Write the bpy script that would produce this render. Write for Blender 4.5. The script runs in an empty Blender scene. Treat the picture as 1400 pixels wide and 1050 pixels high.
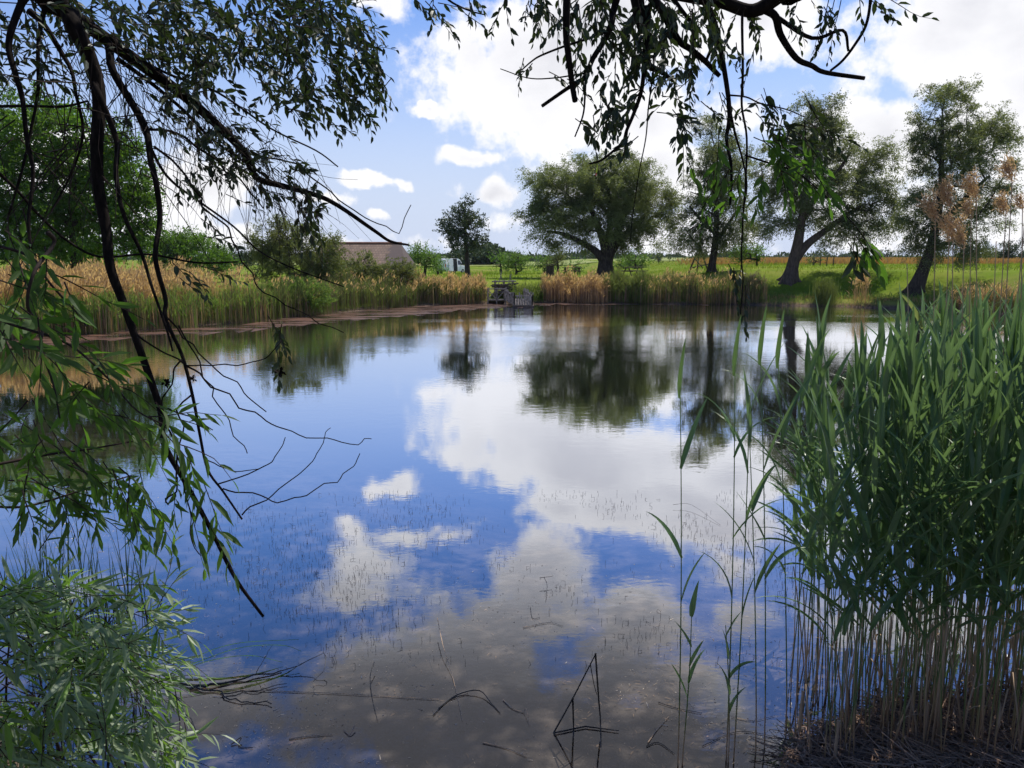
import bpy, math, random
import numpy as np
from mathutils import Vector

# ------------------------------------------------------------------ camera, sky, sun, exposure
F = 1078.0                       # focal length in photo pixels (photo 1400 x 1050)
PITCH = math.radians(9.22)
CAMZ = 3.0
CP, SP = math.cos(PITCH), math.sin(PITCH)
scene = bpy.context.scene
COL = scene.collection

cam_data = bpy.data.cameras.new("camera")
cam_data.sensor_width = 36.0
cam_data.lens = 36.0 * F / 1400.0
cam_data.clip_start = 0.05
cam_data.clip_end = 6000
cam = bpy.data.objects.new("camera", cam_data)
COL.objects.link(cam)
cam.location = (0, 0, CAMZ)
cam.rotation_euler = (math.pi / 2 - PITCH, 0, 0)
scene.camera = cam

scene.view_settings.view_transform = 'Standard'
scene.view_settings.look = 'None'
scene.view_settings.gamma = 1
scene.view_settings.use_curve_mapping = False
scene.view_settings.exposure = 0.70

SUN_EL = math.radians(60)
SUN_AZ = math.radians(42)        # clockwise from +Y: high in front of the camera, a little right, so the trees are backlit
sun_dir = Vector((math.sin(SUN_AZ) * math.cos(SUN_EL), math.cos(SUN_AZ) * math.cos(SUN_EL), math.sin(SUN_EL)))
sun_data = bpy.data.lights.new("sun", 'SUN')
sun_data.energy = 3.8
sun_data.angle = math.radians(0.5)
sun_data.color = (1.0, 0.95, 0.86)
sun = bpy.data.objects.new("sun", sun_data)
COL.objects.link(sun)
sun.rotation_euler = sun_dir.to_track_quat('Z', 'Y').to_euler()
sun.location = (0, -20, 60)


def ray(px, py):
    v = (525.0 - py) / F
    return np.array([(px - 700.0) / F, CP + v * SP, -SP + v * CP])


def at(px, py, Y):
    d = ray(px, py)
    return np.array([0, 0, CAMZ]) + d * (Y / d[1])


def on(px, py, z=0.0):
    d = ray(px, py)
    return np.array([0, 0, CAMZ]) + d * ((z - CAMZ) / d[2])


def azel(px, py, mirrored=False):
    d = ray(px, py)
    return math.atan2(d[0], d[1]), (-1 if mirrored else 1) * math.atan2(d[2], math.hypot(d[0], d[1]))


# --- node helper
class NT:
    def __init__(self, tree):
        self.t = tree
        self.t.nodes.clear()

    def n(self, typ, **kw):
        nd = self.t.nodes.new(typ)
        ins = kw.pop('ins', {})
        for k, v in kw.items():
            setattr(nd, k, v)
        for k, v in ins.items():
            s = nd.inputs[k]
            if isinstance(v, bpy.types.NodeSocket):
                self.t.links.new(v, s)
            else:
                s.default_value = v
        return nd

    def m(self, op, a, b=0.0, c=None, clamp=False):
        nd = self.n('ShaderNodeMath', operation=op, use_clamp=clamp)
        for i, v in enumerate([a, b] + ([c] if c is not None else [])):
            if isinstance(v, bpy.types.NodeSocket):
                self.t.links.new(v, nd.inputs[i])
            else:
                nd.inputs[i].default_value = v
        return nd.outputs[0]

    def vm(self, op, a, b=None, out=0):
        nd = self.n('ShaderNodeVectorMath', operation=op)
        for i, v in enumerate([a, b]):
            if v is None:
                continue
            if isinstance(v, bpy.types.NodeSocket):
                self.t.links.new(v, nd.inputs[i])
            else:
                nd.inputs[i].default_value = v
        return nd.outputs[out]

    def mixc(self, fac, a, b):
        nd = self.n('ShaderNodeMix', data_type='RGBA')
        for s, v in ((nd.inputs[0], fac), (nd.inputs[6], a), (nd.inputs[7], b)):
            if isinstance(v, bpy.types.NodeSocket):
                self.t.links.new(v, s)
            else:
                s.default_value = v if not isinstance(v, tuple) or len(v) == 4 else (*v, 1)
        return nd.outputs[2]

    def rng(self, v, a, b, c=0.0, d=1.0, smooth=True):
        nd = self.n('ShaderNodeMapRange', interpolation_type='SMOOTHSTEP' if smooth else 'LINEAR')
        self.t.links.new(v, nd.inputs[0])
        for i, x in enumerate((a, b, c, d)):
            nd.inputs[1 + i].default_value = x
        return nd.outputs[0]

    def noise(self, vec, scale, detail=4, rough=0.55, out=0, dist=0.0):
        nd = self.n('ShaderNodeTexNoise', ins={'Vector': vec, 'Scale': scale, 'Detail': detail, 'Roughness': rough, 'Distortion': dist})
        return nd.outputs[out]

    def link(self, a, b):
        self.t.links.new(a, b)


# --- the sky: Nishita blue with a cloud layer given by direction (azimuth, elevation)
world = bpy.data.worlds.new("World")
scene.world = world
world.use_nodes = True
w = NT(world.node_tree)
gen = w.n('ShaderNodeTexCoord').outputs['Generated']
sky = w.n('ShaderNodeTexSky', sky_type='NISHITA', sun_disc=False, sun_elevation=SUN_EL, sun_rotation=SUN_AZ,
          altitude=100.0, air_density=1.0, dust_density=0.6, ozone_density=2.0)
hsv = w.n('ShaderNodeHueSaturation', ins={'Saturation': 1.30, 'Value': 1.0, 'Color': sky.outputs[0]})
sep = w.n('ShaderNodeSeparateXYZ', ins={0: gen})
az = w.m('ARCTAN2', sep.outputs[0], sep.outputs[1])
el = w.m('ARCSINE', sep.outputs[2])
uv = w.n('ShaderNodeCombineXYZ', ins={0: az, 1: el, 2: 0.0}).outputs[0]
warp = w.noise(gen, 7.0, 5, 0.6, out=1)
warp = w.vm('SUBTRACT', warp, (0.5, 0.5, 0.5))
uvw = w.vm('ADD', uv, w.vm('MULTIPLY', warp, (0.11, 0.07, 0.0)))
CLOUDS = [  # photo px, py, half width, half height, seen in the water (mirrored), strength
    (760, 95, 175, 125, 0, 1.0), (880, 170, 140, 60, 0, .8), (650, 95, 60, 90, 0, .8), (1020, 20, 90, 60, 0, .7),
    (1330, 40, 170, 110, 0, 1.1), (1200, 190, 95, 70, 0, 1.0), (1390, 170, 120, 90, 0, 1.0), (1120, 250, 130, 50, 0, .8),
    (1010, 170, 60, 40, 0, .5),
    (640, 216, 50, 14, 0, .7), (668, 258, 56, 24, 0, .9), (505, 243, 48, 13, 0, .8), (565, 246, 24, 12, 0, .7), (445, 272, 48, 18, 0, .8), (530, 293, 22, 12, 0, .6),
    (572, 147, 14, 9, 0, .6), (270, 250, 110, 60, 0, .8), (240, 320, 170, 40, 0, .6), (870, 240, 190, 50, 0, .9), (700, 300, 120, 26, 0, .3),
    (520, 8, 60, 26, 0, .7), (1270, 300, 160, 60, 0, .7), (950, 320, 190, 36, 0, .55), (480, 332, 260, 20, 0, .3), (80, 230, 120, 60, 0, .5),
    (820, 625, 185, 70, 1, 1.5), (900, 690, 180, 52, 1, 1.4), (760, 690, 90, 32, 1, .8), (1010, 650, 90, 60, 1, .8),
    (560, 725, 120, 20, 1, .75), (470, 722, 50, 30, 1, .6), (770, 770, 70, 50, 1, .9), (980, 775, 60, 45, 1, .8), (470, 810, 130, 36, 1, .7),
    (700, 850, 260, 60, 1, 1.0), (830, 940, 190, 110, 1, 1.0), (1010, 850, 45, 36, 1, .7), (540, 960, 300, 100, 1, 1.2), (760, 1020, 420, 110, 1, 1.4), (1150, 720, 90, 60, 1, .6),
    (745, 790, 80, 100, 1, 1.2), (870, 850, 110, 64, 1, 1.2), (490, 765, 80, 50, 1, .9), (985, 720, 120, 56, 1, 1.1), (640, 890, 200, 50, 1, 1.1), (610, 735, 60, 16, 1, .6),
    (300, 960, 160, 60, 1, .8), (1250, 850, 150, 60, 1, .7), (90, 800, 110, 40, 1, .6),
]
acc = None
for (px, py, rx, ry, mir, st) in CLOUDS:
    a, e = azel(px, py, bool(mir))
    d = w.vm('MULTIPLY', w.vm('SUBTRACT', uvw, (a, e, 0)), (F / rx, F / ry, 0))
    ln = w.vm('LENGTH', d, out=1)
    v = w.m('MULTIPLY_ADD', ln, -st, st)
    acc = v if acc is None else w.m('MAXIMUM', acc, v)
fbm = w.noise(gen, 9.0, 8, 0.62)
fine = w.m('MULTIPLY', w.m('SUBTRACT', fbm, 0.5), 2.3)
# cover of the sky overhead and behind the camera
back = w.m('ADD', w.m('MULTIPLY', w.m('SUBTRACT', w.noise(gen, 2.6, 4, 0.55), 0.56), 5.0), w.rng(sep.outputs[1], 0.75, 0.3, -1.5, 0.0))
acc = w.m('MAXIMUM', acc, back)
soft = w.rng(sep.outputs[2], .25, .36, 1.0, .62)               # higher clouds are softer edged
mask = w.rng(w.m('MULTIPLY', w.m('ADD', acc, fine), soft), 0.06, 0.38)
mask = w.m('MULTIPLY', mask, 0.97)
veil = w.rng(sep.outputs[2], 0.0, 0.36, 0.95, 0.0)           # pale air low over the land
shade = w.noise(w.vm('MULTIPLY', gen, (1, 1, 1.6)), 5.0, 6, 0.55)
thick = w.m('MULTIPLY', w.rng(acc, 0.25, 0.9), w.rng(shade, 0.36, 0.66))
ccol = w.mixc(thick, (6.6, 6.55, 6.65), (4.8, 4.8, 5.1))
base = w.m('MULTIPLY', w.rng(sep.outputs[2], 0.34, 0.54), w.rng(acc, 0.0, 0.5, 0.35, 1.0))
ccol = w.mixc(base, ccol, (1.8, 1.74, 1.78))                    # grey undersides of the clouds overhead
blue = w.vm('MULTIPLY', hsv.outputs[0], (.82, .78, .96))
skyc = w.mixc(veil, blue, (3.9, 4.45, 5.7))
skyc = w.mixc(mask, skyc, ccol)
bg = w.n('ShaderNodeBackground', ins={'Color': skyc, 'Strength': 0.1})
out = w.n('ShaderNodeOutputWorld', ins={'Surface': bg.outputs[0]})

# ------------------------------------------------------------------ helpers
def nrm(v):
    v = np.asarray(v, float)
    return v / np.maximum(np.linalg.norm(v, axis=-1, keepdims=True), 1e-9)


class MB:
    """collects faces, builds ONE mesh object"""
    def __init__(self):
        self.v, self.f, self.nv = [], [], 0

    def add(self, verts, faces, mat=0):
        verts = np.asarray(verts, float).reshape(-1, 3)
        faces = np.asarray(faces, np.int64)
        self.v.append(verts)
        self.f.append((faces + self.nv, mat))
        self.nv += len(verts)

    def build(self, name, mats, parent=None, origin=(0, 0, 0), smooth=False, link=True):
        me = bpy.data.meshes.new(name)
        V = np.concatenate(self.v) - np.asarray(origin, float)
        me.vertices.add(len(V))
        me.vertices.foreach_set('co', V.astype(np.float32).ravel())
        loops = np.concatenate([f.ravel() for f, _ in self.f])
        sizes = np.concatenate([np.full(len(f), f.shape[1], np.int64) for f, _ in self.f])
        mi = np.concatenate([np.full(len(f), m, np.int64) for f, m in self.f])
        me.loops.add(len(loops))
        me.loops.foreach_set('vertex_index', loops.astype(np.int32))
        me.polygons.add(len(sizes))
        st = np.concatenate([[0], np.cumsum(sizes)[:-1]])
        me.polygons.foreach_set('loop_start', st.astype(np.int32))
        me.polygons.foreach_set('loop_total', sizes.astype(np.int32))
        me.polygons.foreach_set('material_index', mi.astype(np.int32))
        me.polygons.foreach_set('use_smooth', np.full(len(sizes), smooth))
        for m in (mats if isinstance(mats, (list, tuple)) else [mats]):
            me.materials.append(m)
        me.update(calc_edges=True)
        o = bpy.data.objects.new(name, me)
        COL.objects.link(o)
        if parent is not None:
            o.parent = parent
        else:
            o.location = origin
        return o

    # primitives
    def box(self, c, s, rz=0.0, mat=0, taper=1.0, rx=0.0, ry=0.0):
        x, y, z = np.asarray(s, float) / 2
        p = np.array([[-x, -y, -z], [x, -y, -z], [x, y, -z], [-x, y, -z], [-x * taper, -y * taper, z], [x * taper, -y * taper, z], [x * taper, y * taper, z], [-x * taper, y * taper, z]])
        for ang, (i, j) in ((rx, (1, 2)), (ry, (2, 0)), (rz, (0, 1))):
            if ang:
                ca, sa = math.cos(ang), math.sin(ang)
                q = p.copy()
                q[:, i] = p[:, i] * ca - p[:, j] * sa
                q[:, j] = p[:, i] * sa + p[:, j] * ca
                p = q
        self.add(p + np.asarray(c, float), [[0, 3, 2, 1], [4, 5, 6, 7], [0, 1, 5, 4], [1, 2, 6, 5], [2, 3, 7, 6], [3, 0, 4, 7]], mat)

    def bar(self, a, b, r, mat=0, k=6, r2=None):
        self.frusta(np.array([a], float), np.array([b], float), np.array([r]), np.array([r if r2 is None else r2]), k, mat, cap=True)

    def frusta(self, A, B, RA, RB, k=5, mat=0, cap=False):
        A, B = np.asarray(A, float), np.asarray(B, float)
        n = len(A)
        if n == 0:
            return
        d = nrm(B - A)
        ref = np.where(np.abs(d[:, 2:3]) > 0.9, np.array([[1., 0, 0]]), np.array([[0, 0, 1.]]))
        s = nrm(np.cross(d, ref))
        t = np.cross(s, d)
        ang = np.arange(k) * 2 * math.pi / k
        off = np.cos(ang)[None, :, None] * s[:, None] + np.sin(ang)[None, :, None] * t[:, None]
        va = A[:, None] + off * np.asarray(RA)[:, None, None]
        vb = B[:, None] + off * np.asarray(RB)[:, None, None]
        V = np.concatenate([va, vb], 1).reshape(-1, 3)
        i = np.arange(k)
        q = np.stack([i, i + k, (i + 1) % k + k, (i + 1) % k], 1)
        Fc = (q[None] + (np.arange(n) * 2 * k)[:, None, None]).reshape(-1, 4)
        base = self.nv
        self.add(V, Fc, mat)
        if cap:
            c = np.arange(k)[None]
            capf = np.concatenate([c + (np.arange(n) * 2 * k)[:, None], (c[:, ::-1] + k) + (np.arange(n) * 2 * k)[:, None]])
            self.f.append((capf + base, mat))

    def tube(self, P, R, k=7, mat=0):
        P = np.asarray(P, float)
        n = len(P)
        R = np.broadcast_to(np.asarray(R, float), (n,))
        T = nrm(np.gradient(P, axis=0))
        s = nrm(np.cross(T[0], [0.13, 0.21, 0.97] if abs(T[0][2]) < .9 else [1., 0.1, 0]))
        ang = np.arange(k) * 2 * math.pi / k
        V = []
        for i in range(n):
            s = nrm(s - T[i] * np.dot(s, T[i]))
            t = np.cross(T[i], s)
            V.append(P[i] + R[i] * (np.cos(ang)[:, None] * s + np.sin(ang)[:, None] * t))
        j = np.arange(k)
        q = np.stack([j, (j + 1) % k, (j + 1) % k + k, j + k], 1)
        Fc = np.concatenate([q + i * k for i in range(n - 1)])
        b = self.nv
        self.add(np.concatenate(V), Fc, mat)
        self.f.append((np.array([j[::-1] + b]), mat))
        self.f.append((np.array([j + b + (n - 1) * k]), mat))

    def kites(self, P, A, L, W, rng, mat=0):
        """small far leaves: one quad each"""
        n = len(P)
        A = nrm(A)
        S = nrm(np.cross(A, rng.normal(size=(n, 3))))
        L, W = np.broadcast_to(L, (n,))[:, None], np.broadcast_to(W, (n,))[:, None]
        V = np.stack([P, P + A * L * .45 + S * W * .5, P + A * L, P + A * L * .45 - S * W * .5], 1).reshape(-1, 3)
        self.add(V, np.arange(4 * n).reshape(n, 4), mat)

    def leaves(self, P, A, N, L, W, curve, mat=0, fold=.18):
        """near lanceolate leaves, folded along the midrib and curved"""
        n = len(P)
        if n == 0:
            return
        A = nrm(A)
        N = nrm(N - A * np.sum(A * N, 1, keepdims=True))
        S = np.cross(A, N)
        L, W, c = (np.broadcast_to(x, (n,))[:, None] for x in (L, W, curve))
        pt = lambda t, s, f: P + A * L * t * (1 - .12 * np.abs(c) * t) + S * W * s + N * (f * W - c * L * t * t)
        V = np.stack([pt(0, 0, 0), pt(.22, .36, fold), pt(.22, 0, 0), pt(.22, -.36, fold), pt(.58, .42, fold), pt(.58, 0, 0), pt(.58, -.42, fold), pt(1, 0, 0)], 1).reshape(-1, 3)
        b = (np.arange(n) * 8)[:, None]
        self.add(V, np.concatenate([np.array([[0, 2, 1]]) + b, np.array([[0, 3, 2]]) + b, np.array([[4, 5, 7]]) + b, np.array([[5, 6, 7]]) + b]), mat)
        self.f.append((np.concatenate([np.array([[1, 2, 5, 4]]) + b, np.array([[2, 3, 6, 5]]) + b]) + self.nv - 8 * n, mat))

    def blades(self, P, H, e0, L, W, droop, mat=0, seg=7, twist=0.0, fold=.22):
        """long arching grass-like leaves. H: horizontal heading (n,2); e0 start elevation; droop: angle lost on the way"""
        n = len(P)
        if n == 0:
            return
        H = nrm(H)
        L, W, e0, droop = (np.broadcast_to(x, (n,)).astype(float) for x in (L, W, e0, droop))
        tw = np.broadcast_to(twist, (n,)).astype(float)
        S0 = np.stack([-H[:, 1], H[:, 0], np.zeros(n)], 1)
        rows, p = [], np.array(P, float)
        for i in range(seg + 1):
            t = i / seg
            e = e0 - droop * t ** 1.4
            d = np.stack([H[:, 0] * np.cos(e), H[:, 1] * np.cos(e), np.sin(e)], 1)
            nn = np.stack([-H[:, 0] * np.sin(e), -H[:, 1] * np.sin(e), np.cos(e)], 1)
            a = (tw * t)[:, None]
            S = S0 * np.cos(a) + nn * np.sin(a)
            N = nn * np.cos(a) - S0 * np.sin(a)
            wd = (W * min(1.0, .45 + t * 2.6) * (1 - t ** 1.7) ** .8 * .5 + 1e-4)[:, None]
            rows.append(np.stack([p + S * wd + N * wd * fold * 2, p, p - S * wd + N * wd * fold * 2], 1))
            p = p + d * (L / seg)[:, None]
        V = np.stack(rows, 1).reshape(-1, 3)
        k = 3 * (seg + 1)
        q = []
        for i in range(seg):
            q += [[3 * i, 3 * i + 1, 3 * i + 4, 3 * i + 3], [3 * i + 1, 3 * i + 2, 3 * i + 5, 3 * i + 4]]
        self.add(V, (np.array(q)[None] + (np.arange(n) * k)[:, None, None]).reshape(-1, 4), mat)


def tag(o, label=None, cat=None, group=None, kind=None):
    for k, v in (('label', label), ('category', cat), ('group', group), ('kind', kind)):
        if v:
            o[k] = v
    return o


def empty(name, loc, label, cat, group=None, rz=0.0):
    o = bpy.data.objects.new(name, None)
    o.empty_display_size = .2
    COL.objects.link(o)
    o.location = loc
    o.rotation_euler = (0, 0, rz)
    return tag(o, label, cat, group)


def catmull(P, per=5):
    P = np.asarray(P, float)
    if len(P) < 3:
        t = np.linspace(0, 1, per + 1)[:, None]
        return P[0] * (1 - t) + P[-1] * t
    Q = np.concatenate([[2 * P[0] - P[1]], P, [2 * P[-1] - P[-2]]])
    outp = []
    for i in range(1, len(Q) - 2):
        a, b, c, d = Q[i - 1], Q[i], Q[i + 1], Q[i + 2]
        for t in np.arange(per) / per:
            outp.append(.5 * (2 * b + (c - a) * t + (2 * a - 5 * b + 4 * c - d) * t * t + (3 * b - a - 3 * c + d) * t ** 3))
    outp.append(P[-1])
    return np.array(outp)


# ------------------------------------------------------------------ materials
def new_mat(name):
    m = bpy.data.materials.new(name)
    m.use_nodes = True
    return m, NT(m.node_tree)


def mat_leaf(name, c1, c2, transl=.35, rough=.5, spec=.3, patch=None, pscale=.6, back=None, old=None):
    m, t = new_mat(name)
    geo = t.n('ShaderNodeNewGeometry')
    col = t.mixc(geo.outputs['Random Per Island'], c1, c2)
    nz = t.noise(geo.outputs['Position'], pscale, 3)
    if patch:
        col = t.mixc(t.rng(nz, .42, .62), col, patch)
    if back:
        col = t.mixc(geo.outputs['Backfacing'], col, back)
    if old:                                                      # a few leaves have yellowed
        col = t.mixc(t.rng(geo.outputs['Random Per Island'], .90, .96, 0.0, .85), col, old)
    bs = t.n('ShaderNodeBsdfPrincipled', ins={'Base Color': col, 'Roughness': rough, 'Specular IOR Level': spec})
    tl = t.n('ShaderNodeBsdfTranslucent', ins={'Color': t.mixc(.6, col, (c2[0] * 1.5, c2[1] * 1.5, c2[2] * .7))})
    mx = t.n('ShaderNodeMixShader', ins={0: transl, 1: bs.outputs[0], 2: tl.outputs[0]})
    t.n('ShaderNodeOutputMaterial', ins={0: mx.outputs[0]})
    return m


def mat_plain(name, c1, c2=None, scale=8.0, rough=.8, spec=.2, stretch=(1, 1, 1), bump=0.0, metal=0.0):
    m, t = new_mat(name)
    geo = t.n('ShaderNodeTexCoord')
    vec = t.vm('MULTIPLY', geo.outputs['Object'], stretch)
    nz = t.noise(vec, scale, 6, .6)
    col = t.mixc(t.rng(nz, .3, .7), c1, c2 or c1)
    ins = {'Base Color': col, 'Roughness': rough, 'Specular IOR Level': spec, 'Metallic': metal}
    if bump:
        bp = t.n('ShaderNodeBump', ins={'Strength': 1.0, 'Distance': bump, 'Height': nz})
        ins['Normal'] = bp.outputs[0]
    bs = t.n('ShaderNodeBsdfPrincipled', ins=ins)
    t.n('ShaderNodeOutputMaterial', ins={0: bs.outputs[0]})
    return m


def mat_island(name, c1, c2, rough=.75, spec=.2, transl=0.0):
    return mat_leaf(name, c1, c2, transl, rough, spec)


M = {}
M['bark'] = mat_plain('bark', (.030, .024, .019), (.075, .060, .048), 9, .9, .1, (1, 1, .25), .02)
M['bark_light'] = mat_plain('bark_light', (.055, .041, .033), (.13, .10, .078), 9, .9, .1, (1, 1, .25), .02)
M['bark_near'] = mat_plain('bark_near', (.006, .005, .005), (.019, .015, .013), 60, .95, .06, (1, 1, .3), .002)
M['twig'] = mat_plain('twig', (.018, .013, .011), (.042, .030, .024), 40, .85, .15)
M['willow'] = mat_leaf('willow_leaf', (.105, .145, .042), (.205, .240, .095), .40, .55, .3, (.060, .085, .034), .35)
M['willow_grey'] = mat_leaf('willow_leaf_grey', (.095, .128, .042), (.190, .220, .092), .40, .5, .35, (.055, .072, .034), .4)
M['poplar'] = mat_leaf('poplar_leaf', (.035, .055, .024), (.075, .10, .050), .22, .45, .4)
M['bright'] = mat_leaf('bright_leaf', (.048, .115, .012), (.12, .23, .024), .46, .5, .3, (.028, .070, .010), .30)
M['fresh'] = mat_leaf('fresh_leaf', (.075, .15, .020), (.13, .23, .040), .40, .5, .3)
M['olive'] = mat_leaf('olive_leaf', (.090, .125, .030), (.165, .195, .060), .36, .55, .3, (.085, .085, .032), .5)
M['far_leaf'] = mat_leaf('far_leaf', (.035, .060, .028), (.060, .090, .042), .2, .6, .2)
M['near_leaf'] = mat_leaf('near_leaf', (.014, .024, .009), (.034, .056, .018), .24, .5, .25, None, .6, (.045, .060, .040))  # darker than real leaves: shade under the canopy is put into the colour
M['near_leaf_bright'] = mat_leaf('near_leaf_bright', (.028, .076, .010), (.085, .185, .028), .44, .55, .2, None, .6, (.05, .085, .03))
M['sallow'] = mat_leaf('silver_leaf', (.055, .140, .016), (.16, .29, .050), .40, .45, .4, None, .6, (.21, .27, .17))
M['reed_leaf'] = mat_leaf('reed_leaf', (.046, .110, .034), (.125, .215, .078), .32, .38, .55, (.075, .145, .054), 1.5, (.115, .18, .105), (.30, .25, .09))
M['reed_far'] = mat_island('reed_far', (.065, .098, .028), (.135, .165, .055), .8, .1, .42)
M['reed_fresh'] = mat_island('reed_fresh', (.065, .125, .025), (.14, .215, .05), .8, .1, .48)
M['reed_tan'] = mat_island('reed_tan', (.27, .170, .085), (.47, .305, .175), .8, .1, .33)
M['reed_brown'] = mat_island('reed_brown', (.12, .075, .05), (.25, .16, .11), .85, .1, .1)
M['plume'] = mat_island('plume', (.36, .235, .16), (.52, .36, .26), .9, .1, .3)
M['plume_far'] = mat_island('plume_far', (.34, .22, .12), (.52, .36, .21), .9, .05, .5)
M['straw'] = mat_island('straw', (.26, .17, .10), (.55, .40, .27), .7, .25)
M['straw_wet'] = mat_island('straw_wet', (.11, .07, .05), (.42, .28, .19), .6, .3)
M['wet_black'] = mat_plain('wet_stalk', (.008, .007, .006), (.024, .020, .016), 30, .5, .4)
M['sedge'] = mat_leaf('sedge_blade', (.022, .050, .016), (.05, .09, .03), .25, .45, .4)
M['wood_grey'] = mat_plain('weathered_wood', (.11, .092, .078), (.32, .28, .24), 12, .85, .15, (1, 1, .4))
M['wood_dark'] = mat_plain('dark_wood', (.05, .038, .03), (.13, .10, .08), 10, .85, .15)
M['white_paint'] = mat_plain('white_paint', (.78, .79, .80), (.72, .73, .74), 2, .3, .5)
M['glass_dark'] = mat_plain('dark_glass', (.02, .024, .03), None, 3, .08, .6)
M['rubber'] = mat_plain('rubber', (.02, .02, .02), (.035, .035, .035), 8, .8, .2)
M['grey_metal'] = mat_plain('grey_metal', (.35, .35, .36), (.45, .45, .46), 8, .4, .5, metal=.7)
M['red_plastic'] = mat_plain('red_plastic', (.65, .05, .02), None, 3, .35, .5)
M['yellow_plastic'] = mat_plain('yellow_plastic', (.62, .75, .03), None, 3, .35, .5)


def mat_stem():
    """reed cane: straw sheaths at the foot, green above (object z)"""
    m, t = new_mat('reed_cane')
    tc = t.n('ShaderNodeTexCoord')
    sp = t.n('ShaderNodeSeparateXYZ', ins={0: tc.outputs['Object']})
    rnd = t.n('ShaderNodeObjectInfo').outputs['Random']
    z = t.m('SUBTRACT', sp.outputs[2], t.m('MULTIPLY', rnd, .34))
    nz = t.noise(t.vm('MULTIPLY', tc.outputs['Object'], (1, 1, 1)), 9, 3)
    z = t.m('ADD', z, t.m('MULTIPLY', nz, .3))
    c = t.mixc(t.rng(z, .08, .5), (.46, .31, .18), (.115, .18, .055))
    bs = t.n('ShaderNodeBsdfPrincipled', ins={'Base Color': c, 'Roughness': .5, 'Specular IOR Level': .3})
    t.n('ShaderNodeOutputMaterial', ins={0: bs.outputs[0]})
    return m


M['cane'] = mat_stem()


def mat_ground():
    m, t = new_mat('ground_soil_and_grass')
    pos = t.n('ShaderNodeNewGeometry').outputs['Position']
    sp = t.n('ShaderNodeSeparateXYZ', ins={0: pos})
    z, y = sp.outputs[2], sp.outputs[1]
    n1 = t.noise(pos, .22, 5, .6)
    n2 = t.noise(t.vm('MULTIPLY', pos, (.25, 1, 1)), .12, 5, .6)
    n3 = t.noise(pos, 9, 6, .65)
    n4 = t.noise(pos, 1.6, 5, .6)
    g = t.mixc(t.rng(n1, .35, .65), (.090, .155, .010), (.150, .195, .024))
    g = t.mixc(t.m('MULTIPLY', t.rng(n2, .45, .66), .7), g, (.20, .19, .055))
    g = t.mixc(t.m('MULTIPLY', t.rng(n4, .5, .75), .5), g, (.045, .075, .012))
    g = t.mixc(t.m('MULTIPLY', t.rng(n3, .45, .75), .35), g, (.04, .06, .012))
    mud = t.mixc(t.rng(n3, .3, .7), (.060, .042, .030), (.15, .11, .08))
    near = t.rng(y, 13, 9)
    litter = t.mixc(t.rng(n3, .35, .7), (.07, .046, .032), (.20, .14, .095))
    top = t.mixc(near, g, t.mixc(t.rng(n4, .45, .6), litter, (.05, .075, .02)))
    bank = t.rng(t.m('ADD', z, t.m('MULTIPLY', t.m('SUBTRACT', n4, .5), .25)), .06, .26)
    col = t.mixc(bank, mud, top)
    bedn = t.m('ADD', t.m('MULTIPLY', t.noise(pos, 3.0, 7, .72), .6), t.m('MULTIPLY', t.noise(pos, .8, 4, .6), .4))
    bed = t.mixc(t.rng(bedn, .38, .64), (.036, .031, .028), (.20, .172, .150))
    bed = t.mixc(t.m('MULTIPLY', t.rng(t.noise(pos, 26, 4, .7), .55, .72), .5), bed, (.20, .18, .16))
    deep = t.rng(z, -.20, -.75)
    bed = t.mixc(deep, bed, (.030, .030, .026))
    col = t.mixc(t.rng(z, -.02, .015), bed, col)
    bp = t.n('ShaderNodeBump', ins={'Strength': .6, 'Distance': .03, 'Height': n3})
    bs = t.n('ShaderNodeBsdfPrincipled', ins={'Base Color': col, 'Roughness': 1.0, 'Specular IOR Level': .02, 'Normal': bp.outputs[0]})
    t.n('ShaderNodeOutputMaterial', ins={0: bs.outputs[0]})
    return m


def mat_water():
    m, t = new_mat('pond_water')
    pos = t.n('ShaderNodeNewGeometry').outputs['Position']
    sp = t.n('ShaderNodeSeparateXYZ', ins={0: pos})
    a = t.noise(t.vm('MULTIPLY', pos, (1.0, 1.5, 1)), 3.2, 3, .55)
    b = t.noise(t.vm('MULTIPLY', pos, (.7, 1.5, 1)), 14, 2, .5)
    patch = t.rng(t.noise(t.vm('MULTIPLY', pos, (.5, 1, 1)), .25, 2), .4, .62, .25, 1.0)
    far = t.rng(sp.outputs[1], 7, 40, .35, 3.4)
    h = t.m('MULTIPLY', t.m('MULTIPLY', t.m('ADD', a, t.m('MULTIPLY', b, .22)), far), patch)
    bp = t.n('ShaderNodeBump', ins={'Strength': 1.0, 'Distance': .0024, 'Height': h})
    fr = t.n('ShaderNodeFresnel', ins={'IOR': 1.333, 'Normal': bp.outputs[0]})
    cv = t.n('ShaderNodeFloatCurve', ins={1: fr.outputs[0]})
    c = cv.mapping.curves[0]
    c.points[0].location = (0, .06)
    c.points[1].location = (1, 1)
    for p in ((.06, .25), (.12, .50), (.2, .70), (.35, .84), (.55, .91)):
        c.points.new(*p)
    cv.mapping.update()
    gl = t.n('ShaderNodeBsdfGlossy', ins={'Color': (.93, .95, 1, 1), 'Roughness': .006, 'Normal': bp.outputs[0]})
    tr = t.n('ShaderNodeBsdfTransparent', ins={'Color': (.74, .73, .72, 1)})
    mx = t.n('ShaderNodeMixShader', ins={0: cv.outputs[0], 1: tr.outputs[0], 2: gl.outputs[0]})
    t.n('ShaderNodeOutputMaterial', ins={0: mx.outputs[0]})
    return m


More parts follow.
